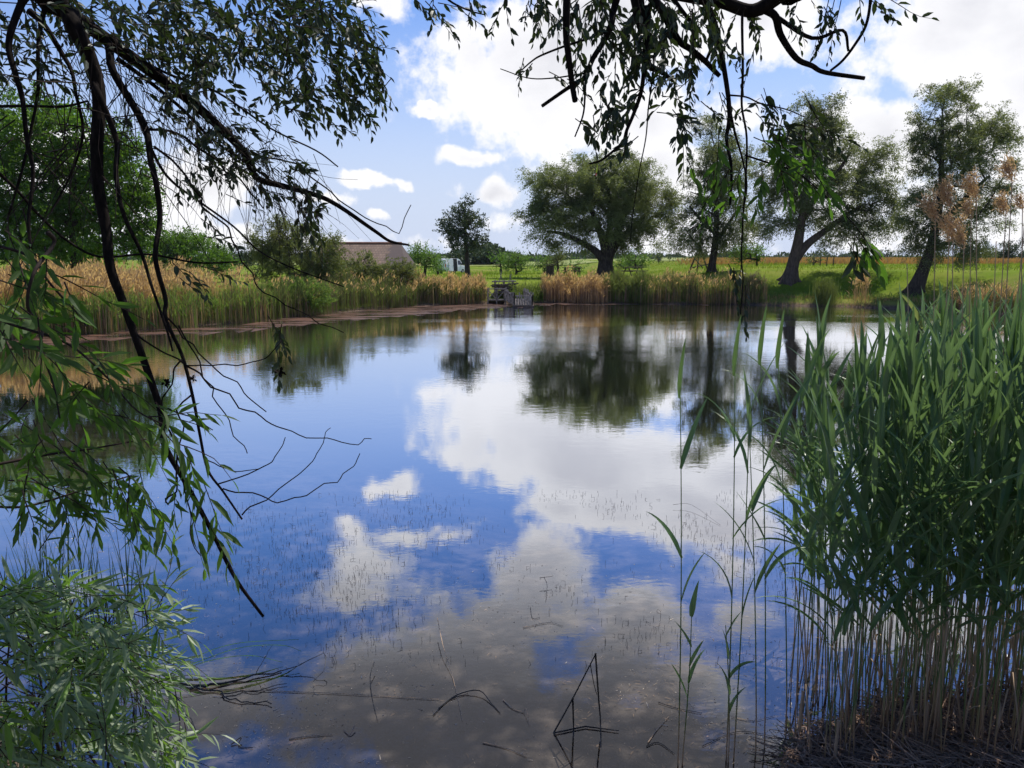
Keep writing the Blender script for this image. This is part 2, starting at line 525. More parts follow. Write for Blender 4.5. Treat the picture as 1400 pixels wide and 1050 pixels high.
def mat_film():
    m, t = new_mat('brown_scum')
    pos = t.n('ShaderNodeNewGeometry').outputs['Position']
    n1 = t.noise(t.vm('MULTIPLY', pos, (.35, 1, 1)), 1.3, 7, .7)
    n2 = t.noise(pos, 6, 5, .6)
    col = t.mixc(n2, (.085, .042, .028), (.185, .098, .065))
    bs = t.n('ShaderNodeBsdfPrincipled', ins={'Base Color': col, 'Roughness': .35, 'Specular IOR Level': .5})
    tr = t.n('ShaderNodeBsdfTransparent')
    mx = t.n('ShaderNodeMixShader', ins={0: t.rng(n1, .42, .60, 0.0, .90), 1: tr.outputs[0], 2: bs.outputs[0]})
    t.n('ShaderNodeOutputMaterial', ins={0: mx.outputs[0]})
    return m


# ------------------------------------------------------------------ terrain and water
POND = np.array([(-3.0, 4.4), (-1.6, 3.75), (0.2, 3.45), (1.4, 3.6), (1.9, 4.35), (2.6, 4.75), (3.6, 5.0), (4.8, 5.3), (6.5, 6.0), (9.5, 8.2), (14, 13), (20, 20), (25, 28), (27, 37),
                 (24.5, 44), (20, 47.5), (14, 49.5), (7, 50.5), (1, 51), (-3, 50), (-7, 46.5), (-11.5, 37.5), (-16, 31), (-20, 28.5), (-26, 27), (-27, 20), (-20, 14.5), (-12, 11.5),
                 (-7.6, 9.4), (-5.3, 7.4), (-4.2, 5.8)], float)


def shore_d(X, Y):
    """signed distance to the shoreline, negative in the water"""
    P = np.stack([np.ravel(X), np.ravel(Y)], 1).astype(float)
    best = np.full(len(P), 1e9)
    inside = np.zeros(len(P), bool)
    n = len(POND)
    for i in range(n):
        a, b = POND[i], POND[(i + 1) % n]
        ab = b - a
        t = np.clip(((P - a) @ ab) / (ab @ ab), 0, 1)
        best = np.minimum(best, np.linalg.norm(P - (a + t[:, None] * ab), axis=1))
        c = (a[1] > P[:, 1]) != (b[1] > P[:, 1])
        xx = a[0] + (P[:, 1] - a[1]) / (b[1] - a[1] + 1e-12) * ab[0]
        inside ^= c & (P[:, 0] < xx)
    return np.where(inside, -best, best).reshape(np.shape(X))


def sm(x, a, b):
    t = np.clip((x - a) / (b - a), 0, 1)
    return t * t * (3 - 2 * t)


def wob(X, Y):
    return (np.sin(X * .9 + 1.3) * np.cos(Y * .7 + .4) + .6 * np.sin(X * 2.1 + Y * 1.7) + .35 * np.sin(X * 4.3 - Y * 3.9 + 2)) / 2


def height(X, Y):
    X, Y = np.asarray(X, float), np.asarray(Y, float)
    d = shore_d(X, Y)
    near = 1 - sm(Y, 8, 16)
    right = sm(X, 9, 19) * sm(Y, 38, 46)
    B = 1.3 + .75 * right - .9 * sm(-X, 6, 12) * sm(Y, 20, 27) * (1 - sm(Y, 70, 110))
    Wd = 2.8 * near + (1 - near) * (6 - right * 0)
    st = .55 * (1 - right) + 3.6 * right
    lip = .16 * near + (1 - near) * (.25 + .12 * right)
    out = lip * sm(d, 0, .8) + (B - lip) * sm(d, st, st + Wd) + wob(X, Y) * (.03 + .05 * sm(d, 2, 8)) * sm(d, .1, 1.0)
    dd = np.maximum(-d, 0)
    ins = -np.minimum(1.5, .035 * sm(dd, 0, .4) + .042 * dd + .10 * np.maximum(dd - 3.6, 0)) + wob(X * 1.5, Y * 1.5) * .018 * sm(dd, .1, .6)
    out = out - .85 * np.exp(-((X + 9) / 26) ** 2 - ((Y - 116) / 30) ** 2)
    far = sm(np.hypot(X, Y - 30), 80, 500)
    return np.where(d > 0, out, ins) + far * (.25 * np.sin(X * .011 + 1) + .2 * np.sin(Y * .014))


def spaced(lo, hi, c0, c1, step, grow):
    mid = list(np.arange(c0, c1 + 1e-6, step))
    s, x = step, c1
    while x < hi:
        s *= grow
        x += s
        mid.append(min(x, hi))
    s, x, lowp = step, c0, []
    while x > lo:
        s *= grow
        x -= s
        lowp.append(max(x, lo))
    return np.array(lowp[::-1] + mid)


gx = np.concatenate([spaced(-30, 32, -7, 8, .16, 1.05), spaced(-1500, 1500, -31, 33, .6, 1.06)])
gx = np.unique(np.round(np.concatenate([gx[(gx > -30) & (gx < 32)], [v for v in spaced(-1500, 1500, -30, 32, .6, 1.06) if v < -10 or v > 12]]), 3))
gy = np.unique(np.round(np.concatenate([spaced(-120, 20, 1.0, 9.0, .16, 1.04), [v for v in spaced(0, 2600, 20, 64, .5, 1.035) if v > 19.9]]), 3))
GX, GY = np.meshgrid(gx, gy)
GZ = height(GX, GY)
g = MB()
ny, nx = GX.shape
idx = np.arange(ny * nx).reshape(ny, nx)
g.add(np.stack([GX, GY, GZ], -1).reshape(-1, 3), np.stack([idx[:-1, :-1], idx[:-1, 1:], idx[1:, 1:], idx[1:, :-1]], -1).reshape(-1, 4))
tag(g.build('ground', mat_ground(), smooth=True), 'green meadow and muddy banks around the pond', 'ground', kind='structure')

wt = MB()
wt.add([(-34, 2.6, 0), (34, 2.6, 0), (34, 58, 0), (-34, 58, 0)], [[0, 1, 2, 3]])
tag(wt.build('pond_water', mat_water()), 'still pond water mirroring clouds and blue sky', 'water', kind='structure')


def zat(x, y):
    return float(height(np.array([x]), np.array([y]))[0])


# floating brown scum along the far shore: irregular sheets lying on the water
def film_sheet(pix_outer, seed):
    """polygon given by photo pixels on the water plane; jittered outline"""
    rng = np.random.default_rng(seed)
    P = catmull(np.array([on(*p) for p in pix_outer] + [on(*pix_outer[0])]), 6)[:-1]
    P = P + rng.normal(size=P.shape) * [.15, .12, 0]
    c = P.mean(0)
    return P, c


film = MB()
shore_px = [(-60, 468), (60, 461), (130, 456), (240, 449), (330, 444), (400, 432), (470, 421), (540, 417), (640, 414.8), (700, 414.2), (760, 413.6), (850, 413.4), (950, 413.6), (1010, 414)]
water_px = [(-60, 484), (60, 474), (130, 467), (240, 458), (330, 453), (400, 446), (470, 440), (540, 434), (640, 424.5), (700, 420), (760, 417.2), (850, 416.6), (950, 416.2), (1010, 415)]
A = catmull([on(*p) for p in shore_px], 6)
B = catmull([on(*p) for p in water_px], 6)
rngf = np.random.default_rng(3)
B = B + rngf.normal(size=B.shape) * [.1, .6, 0]
rows = [A * (1 - t) + B * t for t in np.linspace(0, 1, 5)]
V = np.stack(rows, 1)
V[:, :, 2] = .006
n = len(A)
ii = np.arange(n * 5).reshape(n, 5)
film.add(V.reshape(-1, 3), np.stack([ii[:-1, :-1], ii[:-1, 1:], ii[1:, 1:], ii[1:, :-1]], -1).reshape(-1, 4))
tag(film.build('pond_scum', mat_film()), 'reddish brown scum floating along the far reed edge', 'scum', kind='stuff')

# the far crop fields (flat sheets that follow the land)
def field_sheet(name, x0, x1, y0, y1, mat, label, lift, nxs=60, nys=8):
    X, Y = np.meshgrid(np.linspace(x0, x1, nxs), np.linspace(y0, y1, nys))
    Z = height(X, Y) + lift
    mb = MB()
    i = np.arange(nxs * nys).reshape(nys, nxs)
    mb.add(np.stack([X, Y, Z], -1).reshape(-1, 3), np.stack([i[:-1, :-1], i[:-1, 1:], i[1:, 1:], i[1:, :-1]], -1).reshape(-1, 4))
    return tag(mb.build(name, mat), label, 'field', kind='structure')


M['poppy'] = mat_plain('ripe_crop', (.42, .17, .055), (.30, .19, .06), .6, .9, .1, (1, .3, 1))
M['pale_crop'] = mat_plain('pale_crop', (.16, .20, .055), (.22, .24, .08), .4, .9, .1, (.3, 1, 1))
field_sheet('pale_field', -60, 260, 150, 380, M['pale_crop'], 'pale green crop field beyond the meadow', .10)

# ------------------------------------------------------------------ trees
def tree(name, label, D, trunks, blobs, leaf, bark, seed, dens=1.0, L=.2, W=.06, droop=.35, ncl=260, spread=.42, depth=.8, group=None, rmin=.012):
    """trunks: polylines (px, py, radius px) at distance D; blobs: crown lobes (px, py, rx, ry[, dy metres])"""
    rng = np.random.default_rng(seed)
    s = D / F
    base = at(trunks[0][0][0], trunks[0][0][1], D)
    base[2] = zat(base[0], base[1])
    root = empty(name, base, label, 'tree', group)
    tb = MB()
    nodes, par, rad0 = [], [], []
    for ti, tr in enumerate(trunks):
        P = np.array([at(p[0], p[1], D) for p in tr])
        if ti == 0:
            P[0] = base - [0, 0, .5]
        P[1:, 1] += rng.normal(size=len(P) - 1) * .12 * np.linspace(.3, 1.6, len(P) - 1) * D / 60
        R = np.array([p[2] * s for p in tr])
        Q = catmull(np.c_[P, R], 4)
        if ti == 0:
            Qt = Q
            Q[:4, 3] *= [1.45, 1.32, 1.16, 1.05]
        tb.tube(Q[:, :3], np.maximum(Q[:, 3], .015), 9)
        k0 = int(len(Q) * (.5 if ti == 0 else .25))
        for q in Q[k0:]:
            nodes.append(q[:3]); par.append(-1); rad0.append(q[3])
    r0 = trunks[0][0][2] * s
    if r0 > .22:
        a0 = rng.uniform(0, 6.28)
        for q in range(6):
            a = a0 + q * math.pi / 3 + rng.normal() * .2
            e = base + np.array([math.cos(a), math.sin(a), 0]) * r0 * rng.uniform(1.3, 1.75)
            e[2] = zat(e[0], e[1]) - .12
            zz = base[2] + r0 * rng.uniform(1.2, 2.0)
            up = np.array([np.interp(zz, Qt[:, 2], Qt[:, 0]) + math.cos(a) * r0 * .45, np.interp(zz, Qt[:, 2], Qt[:, 1]) + math.sin(a) * r0 * .45, zz])
            md = (e + up) / 2 + [-math.cos(a) * r0 * .15, -math.sin(a) * r0 * .15, -r0 * .22]
            tb.tube(catmull([up, md, e], 4), np.linspace(r0 * .5, r0 * .22, 9), 7)
    # clumps
    vol = np.array([b[2] * b[3] for b in blobs], float)
    cl = []
    for b in blobs:
        k = max(3, int(ncl * b[2] * b[3] / vol.sum()))
        c = at(b[0], b[1], D)
        c[1] += b[4] if len(b) > 4 else 0
        r = np.array([b[2] * s, max(b[2], b[3]) * s * depth, b[3] * s])
        u = nrm(rng.normal(size=(k, 3))) * (rng.random((k, 1)) ** .42)
        cl.append(c + u * r)
    cl = np.concatenate(cl)
    nodes = [np.array(x) for x in nodes]
    n0 = len(nodes)
    top = np.array(nodes[-1])
    cen = np.mean(nodes, axis=0)
    order = np.argsort(np.linalg.norm(cl - cen, axis=1))
    for i in order:
        c = cl[i]
        Nn = np.array(nodes)
        dv = c - Nn
        dist = np.linalg.norm(dv, axis=1)
        cost = dist + .9 * np.maximum(0, Nn[:, 2] - c[2]) + .12 * np.linalg.norm(Nn - cen, axis=1)
        j = int(np.argmin(cost))
        p = Nn[j]
        m = max(1, int(dist[j] / (1.0 * D / 60)))
        m = min(m, 5)
        last = j
        for q in range(1, m + 1):
            t = q / m
            x = p + (c - p) * t + (rng.normal(size=3) * .10 * dist[j] * (1 - t)) + np.array([0, 0, .10 * dist[j] * math.sin(math.pi * t)])
            nodes.append(x); par.append(last); rad0.append(0)
            last = len(nodes) - 1
    cnt = np.zeros(len(nodes))
    for i in range(len(nodes) - 1, n0 - 1, -1):
        cnt[i] += 1
        if par[i] >= n0:
            cnt[par[i]] += cnt[i]
    ridx = np.arange(n0, len(nodes))
    Nn, pa = np.array(nodes), np.array(par)
    rr = rmin * np.maximum(cnt, 1) ** .52 * (D / 60)
    pr = np.where(pa >= n0, rr[np.maximum(pa, 0)], rr * 1.3)
    tb.frusta(Nn[pa[ridx]], Nn[ridx], np.minimum(pr[ridx], rr[ridx] * 1.7), rr[ridx], 5)
    tb.build('trunk', bark, root, base, smooth=True)
    # leaves
    cb = MB()
    area = vol.sum() * math.pi * s * s
    nl = int(area * 420 * dens * (.2 * .06) / (L * W))
    per = 13                                                     # leaves sit along short drooping sprays
    ns = max(8, nl // per)
    ci = rng.integers(0, len(cl), ns)
    sc = rng.uniform(.5, 1.2, len(cl))[ci][:, None] * spread * (D / 60)
    S0 = cl[ci] + np.clip(rng.normal(size=(ns, 3)), -1.5, 1.5) * sc * [.8, .8, .65]
    outw = nrm(cl[ci] - cen)
    SD = nrm(outw * .55 + rng.normal(size=(ns, 3)) * .55 + np.array([0, 0, .35 - droop]))
    SL = rng.uniform(.8, 2.0, ns)[:, None] * spread * (D / 60) * 1.25
    k = np.repeat(np.arange(ns), per)
    t = rng.random((len(k), 1))
    P = S0[k] + SD[k] * SL[k] * (t - .35) + np.array([0, 0, -1.]) * (droop * 1.1 * SL[k] * t * t) + rng.normal(size=(len(k), 3)) * .045 * (D / 60)
    A = SD[k] + np.array([0, 0, -1.]) * (2.0 * droop * t) + rng.normal(size=(len(k), 3)) * .55
    cb.kites(P, A, L * rng.uniform(.6, 1.3, len(k)), W * rng.uniform(.7, 1.3, len(k)), rng)
    cb.build('crown', leaf, root, base)
    return root


tree('willow_tree', 'broad round white willow alone in the middle of the far meadow, forked dark trunk', 64,
     [[(829, 380, 11), (828, 366, 10), (831, 350, 9), (842, 325, 6.5), (852, 295, 4.5), (858, 262, 3)],
      [(829, 362, 7), (815, 344, 5), (794, 331, 3.6), (770, 320, 2.6), (748, 316, 1.6)],
      [(829, 352, 6), (823, 325, 5), (812, 295, 3.6), (800, 262, 2.4)],
      [(835, 346, 5.5), (846, 330, 4.6), (868, 308, 3.4), (888, 290, 2.2)],
      [(831, 350, 5), (834, 300, 3.6), (832, 250, 2.2)]],
     [(815, 262, 78, 48), (845, 248, 64, 38), (768, 262, 50, 36), (745, 285, 30, 26), (880, 285, 46, 42), (905, 278, 16, 20), (790, 305, 62, 30), (745, 326, 24, 16), (870, 320, 46, 24), (738, 247, 24, 16), (728, 292, 18, 16), (912, 296, 16, 18), (830, 290, 70, 45), (858, 225, 30, 16), (800, 228, 36, 16)],
     M['willow'], M['bark'], 11, dens=1.3, ncl=420, spread=.46, L=.15, W=.05)

tree('poplar_tree', 'small dark slender poplar standing alone beside the white van', 61,
     [[(640, 377, 3.5), (638, 350, 3), (636, 320, 2.4), (635, 290, 1.5)]],
     [(633, 285, 17, 17), (630, 308, 27, 20), (645, 305, 19, 22), (634, 330, 28, 18), (652, 328, 14, 14), (618, 318, 15, 14)],
     M['poplar'], M['bark'], 12, dens=1.1, ncl=170, spread=.32, L=.13, W=.09, droop=.1)

tree('willow_tree', 'slim willow with ragged crown beside the wooden tripod frame', 60,
     [[(972, 384, 6), (974, 362, 5.2), (977, 330, 4.4), (980, 295, 3.4), (978, 250, 2.6), (975, 205, 1.6)],
      [(977, 335, 3), (992, 312, 2.4), (1008, 290, 1.6)], [(978, 320, 2.6), (958, 300, 2.2), (942, 282, 1.2)]],
     [(978, 200, 30, 44), (965, 240, 30, 34), (1002, 235, 30, 40), (985, 280, 52, 34), (948, 312, 34, 22), (1008, 312, 32, 22), (938, 332, 20, 14), (980, 330, 44, 18), (955, 170, 12, 14)],
     M['willow_grey'], M['bark'], 13, dens=1.25, ncl=260, spread=.42, L=.14, W=.048)

tree('willow_tree', 'wide leaning willow with pale twin trunk on the grassy slope', 55,
     [[(1078, 386, 9.5), (1084, 362, 8), (1090, 335, 7), (1094, 305, 5.5), (1098, 275, 5), (1104, 235, 3.6), (1112, 190, 2)],
      [(1086, 358, 6), (1103, 335, 5.5), (1125, 318, 4.4), (1150, 300, 3.2), (1175, 282, 2)],
      [(1096, 300, 4), (1120, 265, 3.2), (1148, 230, 2.2), (1165, 205, 1.4)]],
     [(1122, 155, 38, 30), (1105, 200, 50, 40), (1150, 215, 50, 46), (1185, 255, 44, 42), (1140, 275, 66, 40), (1090, 255, 44, 44), (1200, 215, 26, 24), (1070, 300, 40, 26), (1165, 320, 52, 22), (1212, 290, 22, 30), (1052, 240, 26, 40)],
     M['willow_grey'], M['bark_light'], 14, dens=1.25, ncl=420, spread=.44, L=.14, W=.045)

tree('willow_tree', 'tall willow with slanting dark trunk behind the dry reed plumes', 50,
     [[(1246, 396, 10), (1262, 368, 8), (1272, 340, 6.5), (1280, 305, 5.5), (1286, 260, 4.4), (1288, 210, 3.2), (1290, 160, 1.8)],
      [(1277, 318, 4), (1300, 290, 3.6), (1330, 262, 2.6), (1352, 240, 1.6)], [(1270, 345, 3), (1300, 330, 2.4), (1330, 318, 1.4)]],
     [(1300, 138, 44, 26), (1280, 180, 44, 38), (1335, 185, 48, 46), (1370, 195, 22, 26), (1310, 235, 60, 40), (1265, 205, 26, 30), (1290, 290, 56, 40), (1350, 285, 36, 34), (1262, 335, 30, 26), (1375, 240, 18, 22), (1250, 295, 26, 34), (1310, 340, 44, 22)],
     M['willow_grey'], M['bark'], 15, dens=1.2, ncl=420, spread=.42, L=.13, W=.042)

tree('leafy_tree', 'big bright green tree behind the tan reeds across the water', 50,
     [[(105, 385, 8), (104, 350, 7), (100, 300, 6), (98, 240, 4), (95, 190, 2)], [(102, 310, 5), (60, 280, 4), (20, 250, 2.5)], [(102, 310, 5), (140, 280, 4), (175, 255, 2)]],
     [(40, 165, 70, 50), (100, 195, 60, 55), (-30, 200, 80, 70), (160, 240, 42, 50), (60, 250, 90, 60), (175, 295, 38, 40), (110, 300, 80, 50), (10, 300, 90, 50), (185, 330, 28, 22), (60, 335, 120, 26), (185, 270, 26, 40), (150, 200, 34, 30)],
     M['bright'], M['bark'], 16, dens=1.7, ncl=620, spread=.55, L=.20, W=.10, droop=.15)

# smaller trees and bushes, each one its own thing
def bush(name, label, D, px, py_base, blobs, leaf, seed, dens=1.0, L=.2, W=.09, ncl=60, spread=.4, group=None, bark=None, depth=.8, stem=2.0, rmin=.012):
    top = min(b[1] for b in blobs)
    return tree(name, label, D, [[(px, py_base, stem), (px + 1, (py_base * 2 + top) / 3, stem * .8), (px, (py_base + top * 2) / 3, stem * .5)]], blobs, leaf, bark or M['bark'], seed, dens * 1.4, L, W, .1, ncl, spread, depth, group, rmin)


bush('round_tree', 'low bright green round tree under the big tree on the far left', 70, 95, 372, [(95, 345, 45, 26), (60, 352, 26, 18), (130, 352, 26, 18)], M['fresh'], 21, .9, ncl=110)
bush('round_tree', 'wide domed green tree at the end of the tan reed field', 80, 240, 375, [(225, 345, 36, 26), (262, 345, 40, 26), (245, 332, 30, 16), (300, 356, 30, 14)], M['bright'], 22, 1.5, ncl=200, spread=.5)
bush('small_tree', 'dusky low tree between the domed tree and the barn', 95, 325, 372, [(310, 355, 22, 12), (335, 352, 24, 12)], M['far_leaf'], 23, 1.0, ncl=60, spread=.5)
bush('willow_bush', 'tall feathery olive willow bush left of the barn roof', 47, 395, 420, [(375, 332, 36, 32), (412, 345, 42, 38), (445, 350, 30, 30), (390, 312, 20, 14), (400, 375, 60, 30), (365, 352, 26, 24), (450, 380, 36, 24)], M['olive'], 24, 1.1, L=.15, W=.042, ncl=380, spread=.40, rmin=.008)
bush('willow_bush', 'small fresh green willow bush rounding out over the water', 40, 415, 428, [(425, 403, 26, 17), (395, 398, 22, 16), (440, 412, 14, 10), (405, 412, 26, 10)], M['reed_fresh'], 25, .9, L=.16, W=.04, ncl=120, spread=.30, rmin=.007)
bush('willow_bush', 'olive willow bush among the reeds in front of the barn', 49, 500, 412, [(498, 370, 26, 24), (530, 378, 30, 20), (552, 374, 18, 18), (474, 378, 24, 24), (520, 394, 46, 16)], M['olive'], 26, 1.2, L=.17, W=.05, ncl=220, spread=.34, rmin=.008)
bush('small_tree', 'bright green young tree just right of the barn', 92, 580, 376, [(578, 350, 18, 14), (590, 355, 14, 12), (568, 356, 12, 10)], M['fresh'], 27, 1.0, ncl=70, spread=.42)
bush('small_bush', 'low green bush left of the white van', 96, 598, 377, [(598, 366, 9, 9)], M['bright'], 28, 1.0, ncl=24, spread=.35)
bush('garden_tree', 'light green round young tree on the meadow behind the jetty', 78, 705, 379, [(705, 357, 17, 12), (697, 363, 10, 9), (713, 363, 10, 9)], M['fresh'], 29, .7, L=.16, W=.06, ncl=70, spread=.32)
bush('garden_tree', 'small round green tree in front of the dark wood', 110, 684, 372, [(684, 357, 9, 9)], M['bright'], 30, .9, ncl=30)
bush('garden_tree', 'dark green young tree left of the birch sapling', 90, 744, 375, [(744, 362, 12, 11)], M['bright'], 31, 1.0, ncl=30)
bush('birch_sapling', 'loose upright sapling under the left boughs of the broad willow', 82, 762, 377, [(762, 352, 12, 14), (765, 345, 9, 10), (757, 360, 10, 8)], M['olive'], 32, .5, L=.14, W=.05, ncl=60, spread=.32)
bush('garden_tree', 'low fresh green bush between sapling and broad willow trunk', 96, 786, 372, [(786, 363, 10, 7)], M['fresh'], 33, .9, ncl=26)
bush('garden_tree', 'bright green tree right behind the broad willow trunk', 92, 868, 372, [(866, 355, 15, 13), (877, 361, 11, 9)], M['fresh'], 34, 1.0, ncl=40)
bush('garden_tree', 'green bush at the right foot of the broad willow', 100, 852, 372, [(852, 360, 13, 10)], M['bright'], 35, 1.0, ncl=30)
bush('lollipop_tree', 'tiny ball headed tree on a thin stem in the far field', 120, 900, 366, [(900, 354, 5.5, 5)], M['far_leaf'], 36, 1.1, ncl=16, spread=.22, stem=.7)
bush('small_tree', 'green tree with bare lower stem right of the slim willow', 72, 1034, 378, [(1022, 343, 17, 12), (1036, 348, 12, 11), (1010, 350, 12, 9)], M['bright'], 37, .8, L=.17, W=.08, ncl=80, spread=.36)
bush('small_bush', 'small bush at the back of the leaning willow trunk', 80, 1112, 368, [(1112, 356, 10, 6)], M['olive'], 38, .5, ncl=20, spread=.3)
for k, (px, rx, ry, D) in enumerate([(1157, 9, 6, 260), (1183, 9, 6, 260), (1135, 7, 5, 250), (1212, 10, 8, 200), (1385, 22, 22, 120), (1340, 26, 14, 130)]):
    bush('field_tree', ['round grey green tree on the skyline, right one of the close pair', 'round grey green tree on the skyline right beside the pair', 'smallest grey green skyline tree beside the leaning trunk',
                        'grey green skyline tree left of the slanting trunk', 'tall grey bush on the skyline at the right edge behind the plumes', 'broad olive bush on the skyline behind the plume stalks'][k],
         D, px, 359, [(px, 354 - ry * .2, rx, ry)], M['far_leaf'] if k < 5 else M['olive'], 50 + k, 1.0, L=.45 if k < 4 else .25, W=.25 if k < 4 else .12, ncl=26, spread=.25, group='trees along the skyline')


# distant woods: masses nobody could count
def woods(name, label, D, blobs, mat, seed, n, L):
    rng = np.random.default_rng(seed)
    s = D / F
    mb = MB()
    ar = np.array([b[2] * b[3] for b in blobs], float)
    for b in blobs:
        k = int(n * b[2] * b[3] / ar.sum())
        c = at(b[0], b[1], D)
        u = nrm(rng.normal(size=(k, 3))) * rng.random((k, 1)) ** .3
        P = c + u * np.array([b[2] * s, 10, b[3] * s])
        P[:, 2] = np.maximum(P[:, 2] + rng.normal(size=k) * .3, .8)
        mb.kites(P, rng.normal(size=(k, 3)), L * rng.uniform(.6, 1.4, k), L * .6, rng)
    return tag(mb.build(name, mat), label, 'woods', kind='stuff')


woods('dark_woods', 'dark rounded wood beyond the meadow behind the van', 170, [(664, 349, 28, 14), (640, 352, 22, 12), (692, 355, 24, 8), (672, 348, 14, 8), (612, 357, 24, 6)], M['far_leaf'], 61, 9000, .9)
woods('skyline_woods', 'thin grey green line of woods along the whole horizon', 420,
      [(x, 353.5 + 1.5 * math.sin(x * .7), 20 + 8 * math.sin(x * 1.3), 4.2 + 2.2 * math.sin(x * .31) + 1.4 * math.sin(x * .113)) for x in range(-200, 1640, 22)], M['far_leaf'], 62, 26000, 1.8)
woods('field_woods', 'dim grey green copses behind the broad willow', 230, [(815, 353, 28, 9), (785, 355, 26, 7), (735, 356, 20, 6), (905, 360, 50, 2.5), (985, 357, 45, 6), (1000, 354, 26, 8), (960, 358, 20, 4), (732, 358, 22, 3.5), (890, 359, 16, 4)], M['far_leaf'], 63, 9000, 1.1)

# ------------------------------------------------------------------ far reed belts
SH = catmull(np.c_[POND, np.zeros(len(POND))][13:27], 40)[:, :2]
SHN = np.gradient(SH, axis=0)
SHN = nrm(np.stack([SHN[:, 1], -SHN[:, 0]], 1))            # points away from the water
SHPX = 700 + F * SH[:, 0] / (SH[:, 1] * CP + CAMZ * SP)


def belt(label, px0, px1, n, d0, d1, hgt, mats, seed, wid=.022, plume=0.0, name='reeds', leafy=.5, leafmat=None, lean=.08):
    rng = np.random.default_rng(seed)
    sel = np.where((SHPX > px0) & (SHPX < px1))[0]
    if len(sel) == 0:
        print('EMPTY BELT', label); return
    i = rng.choice(sel, n)
    d = rng.uniform(d0, d1, n) + .25 * np.sin(SHPX[i] * .06 + seed)
    P2 = SH[i] + SHN[i] * d[:, None] + rng.normal(size=(n, 2)) * .12
    z = np.maximum(height(P2[:, 0], P2[:, 1]), -.02)
    P = np.c_[P2, z]
    clump = .86 + .16 * np.sin(P2[:, 0] * 1.9 + seed) * np.cos(P2[:, 1] * 1.3) + .10 * np.sin(P2[:, 0] * 6.1 + P2[:, 1]) + .10 * np.sin(P2[:, 0] * 3.3 - 1.4 * P2[:, 1] + seed)
    h = rng.uniform(hgt[0], hgt[1], n) * clump
    a = rng.uniform(0, 2 * math.pi, n)
    H = np.stack([np.cos(a), np.sin(a)], 1)
    mb = MB()
    mi = rng.integers(0, len(mats), n)
    for k in range(len(mats)):
        q = mi == k
        mb.blades(P[q], H[q], math.pi / 2 - rng.random(q.sum()) * lean, h[q], wid * rng.uniform(.7, 1.5, q.sum()), rng.random(q.sum()) * .25, k, 3)
    nl = int(n * leafy)
    if nl:
        j = rng.integers(0, n, nl)
        t = rng.uniform(.35, .85, nl)
        PL = P[j] + np.c_[np.zeros((nl, 2)), t * h[j]]
        a = rng.uniform(0, 2 * math.pi, nl)
        mb.blades(PL, np.stack([np.cos(a), np.sin(a)], 1), rng.uniform(.6, 1.2, nl), rng.uniform(.3, .6, nl), .035, rng.uniform(.3, 1.2, nl), len(mats), 3)
    mm = list(mats) + [leafmat or mats[0]]
    if plume:
        k = int(n * plume)
        j = rng.integers(0, n, k)
        top = P[j] + np.c_[np.zeros((k, 2)), h[j] * .97]
        reps = 5
        Q = np.repeat(top, reps, 0) + rng.normal(size=(k * reps, 3)) * [.05, .05, .10]
        A = rng.normal(size=(k * reps, 3)) * .35 + [.25, 0, 1]
        mb.kites(Q, A, rng.uniform(.14, .28, k * reps), .05, rng, len(mm))
        mm.append(M['plume_far'])
    return tag(mb.build(name, mm), label, 'reeds', kind='stuff')


belt('tan feathery reed field along the far left shore', -260, 372, 15000, .9, 13, (1.6, 2.15), [M['reed_tan']], 71, .026, .55, leafy=.1, leafmat=M['reed_tan'])
belt('green and straw reed edge in front of the tan reed field', -260, 400, 7500, -.1, 1.5, (1.1, 1.75), [M['reed_far'], M['reed_tan'], M['reed_fresh'], M['reed_brown']], 72, .024, 0, leafy=.9, leafmat=M['reed_fresh'])
belt('green reeds with brown feet between the willow bushes', 360, 600, 6000, -.2, 2.6, (1.1, 1.8), [M['reed_far'], M['reed_far'], M['reed_brown']], 73, .024, .03, leafy=.8, leafmat=M['reed_far'])
belt('reeds with straw tips between barn and jetty', 560, 668, 3400, -.2, 2.0, (.95, 1.5), [M['reed_far'], M['reed_brown'], M['reed_tan']], 74, .024, .22, leafy=.7, leafmat=M['reed_far'])
belt('short green reeds beside the jetty', 700, 745, 900, .1, 2.0, (.7, 1.1), [M['reed_fresh']], 75, .024, 0, leafy=.8, leafmat=M['reed_far'])
belt('tan dry reeds right of the jetty', 742, 832, 3000, -.1, 1.9, (1.1, 1.7), [M['reed_tan'], M['reed_tan'], M['reed_brown']], 76, .024, .12, leafy=.3, leafmat=M['reed_tan'])
belt('green reeds before the broad willow', 826, 890, 2300, -.1, 2.2, (1.4, 1.9), [M['reed_far'], M['reed_fresh'], M['reed_far'], M['reed_brown']], 77, .024, 0, leafy=1.0, leafmat=M['reed_far'])
belt('mixed straw and green reeds before the slim willow', 880, 1045, 5600, -.1, 2.2, (1.2, 1.75), [M['reed_far'], M['reed_tan'], M['reed_far'], M['reed_brown']], 78, .024, .04, leafy=.7, leafmat=M['reed_far'])
belt('low shore grass under the grassy slope', 1040, 1500, 4200, .0, 2.6, (.15, .4), [M['reed_fresh'], M['reed_tan']], 79, .02, 0, 'shore_grass', leafy=.2, leafmat=M['reed_fresh'], lean=.6)
belt('round green rush patch standing at the foot of the slope', 1112, 1142, 420, -.3, .8, (1.2, 1.9), [M['reed_far']], 80, .022, 0, 'rushes', leafy=.3, leafmat=M['reed_far'])
belt('little tan plumed reed patch at the slope shore', 1166, 1186, 60, -.3, .4, (1.2, 1.9), [M['reed_tan']], 81, .022, .9, leafy=.3, leafmat=M['reed_tan'])
belt('dull reeds on the far right shore', 1300, 1600, 2600, -.2, 2.0, (.8, 1.4), [M['reed_brown'], M['reed_far']], 82, .022, .05, leafy=.5, leafmat=M['reed_tan'])

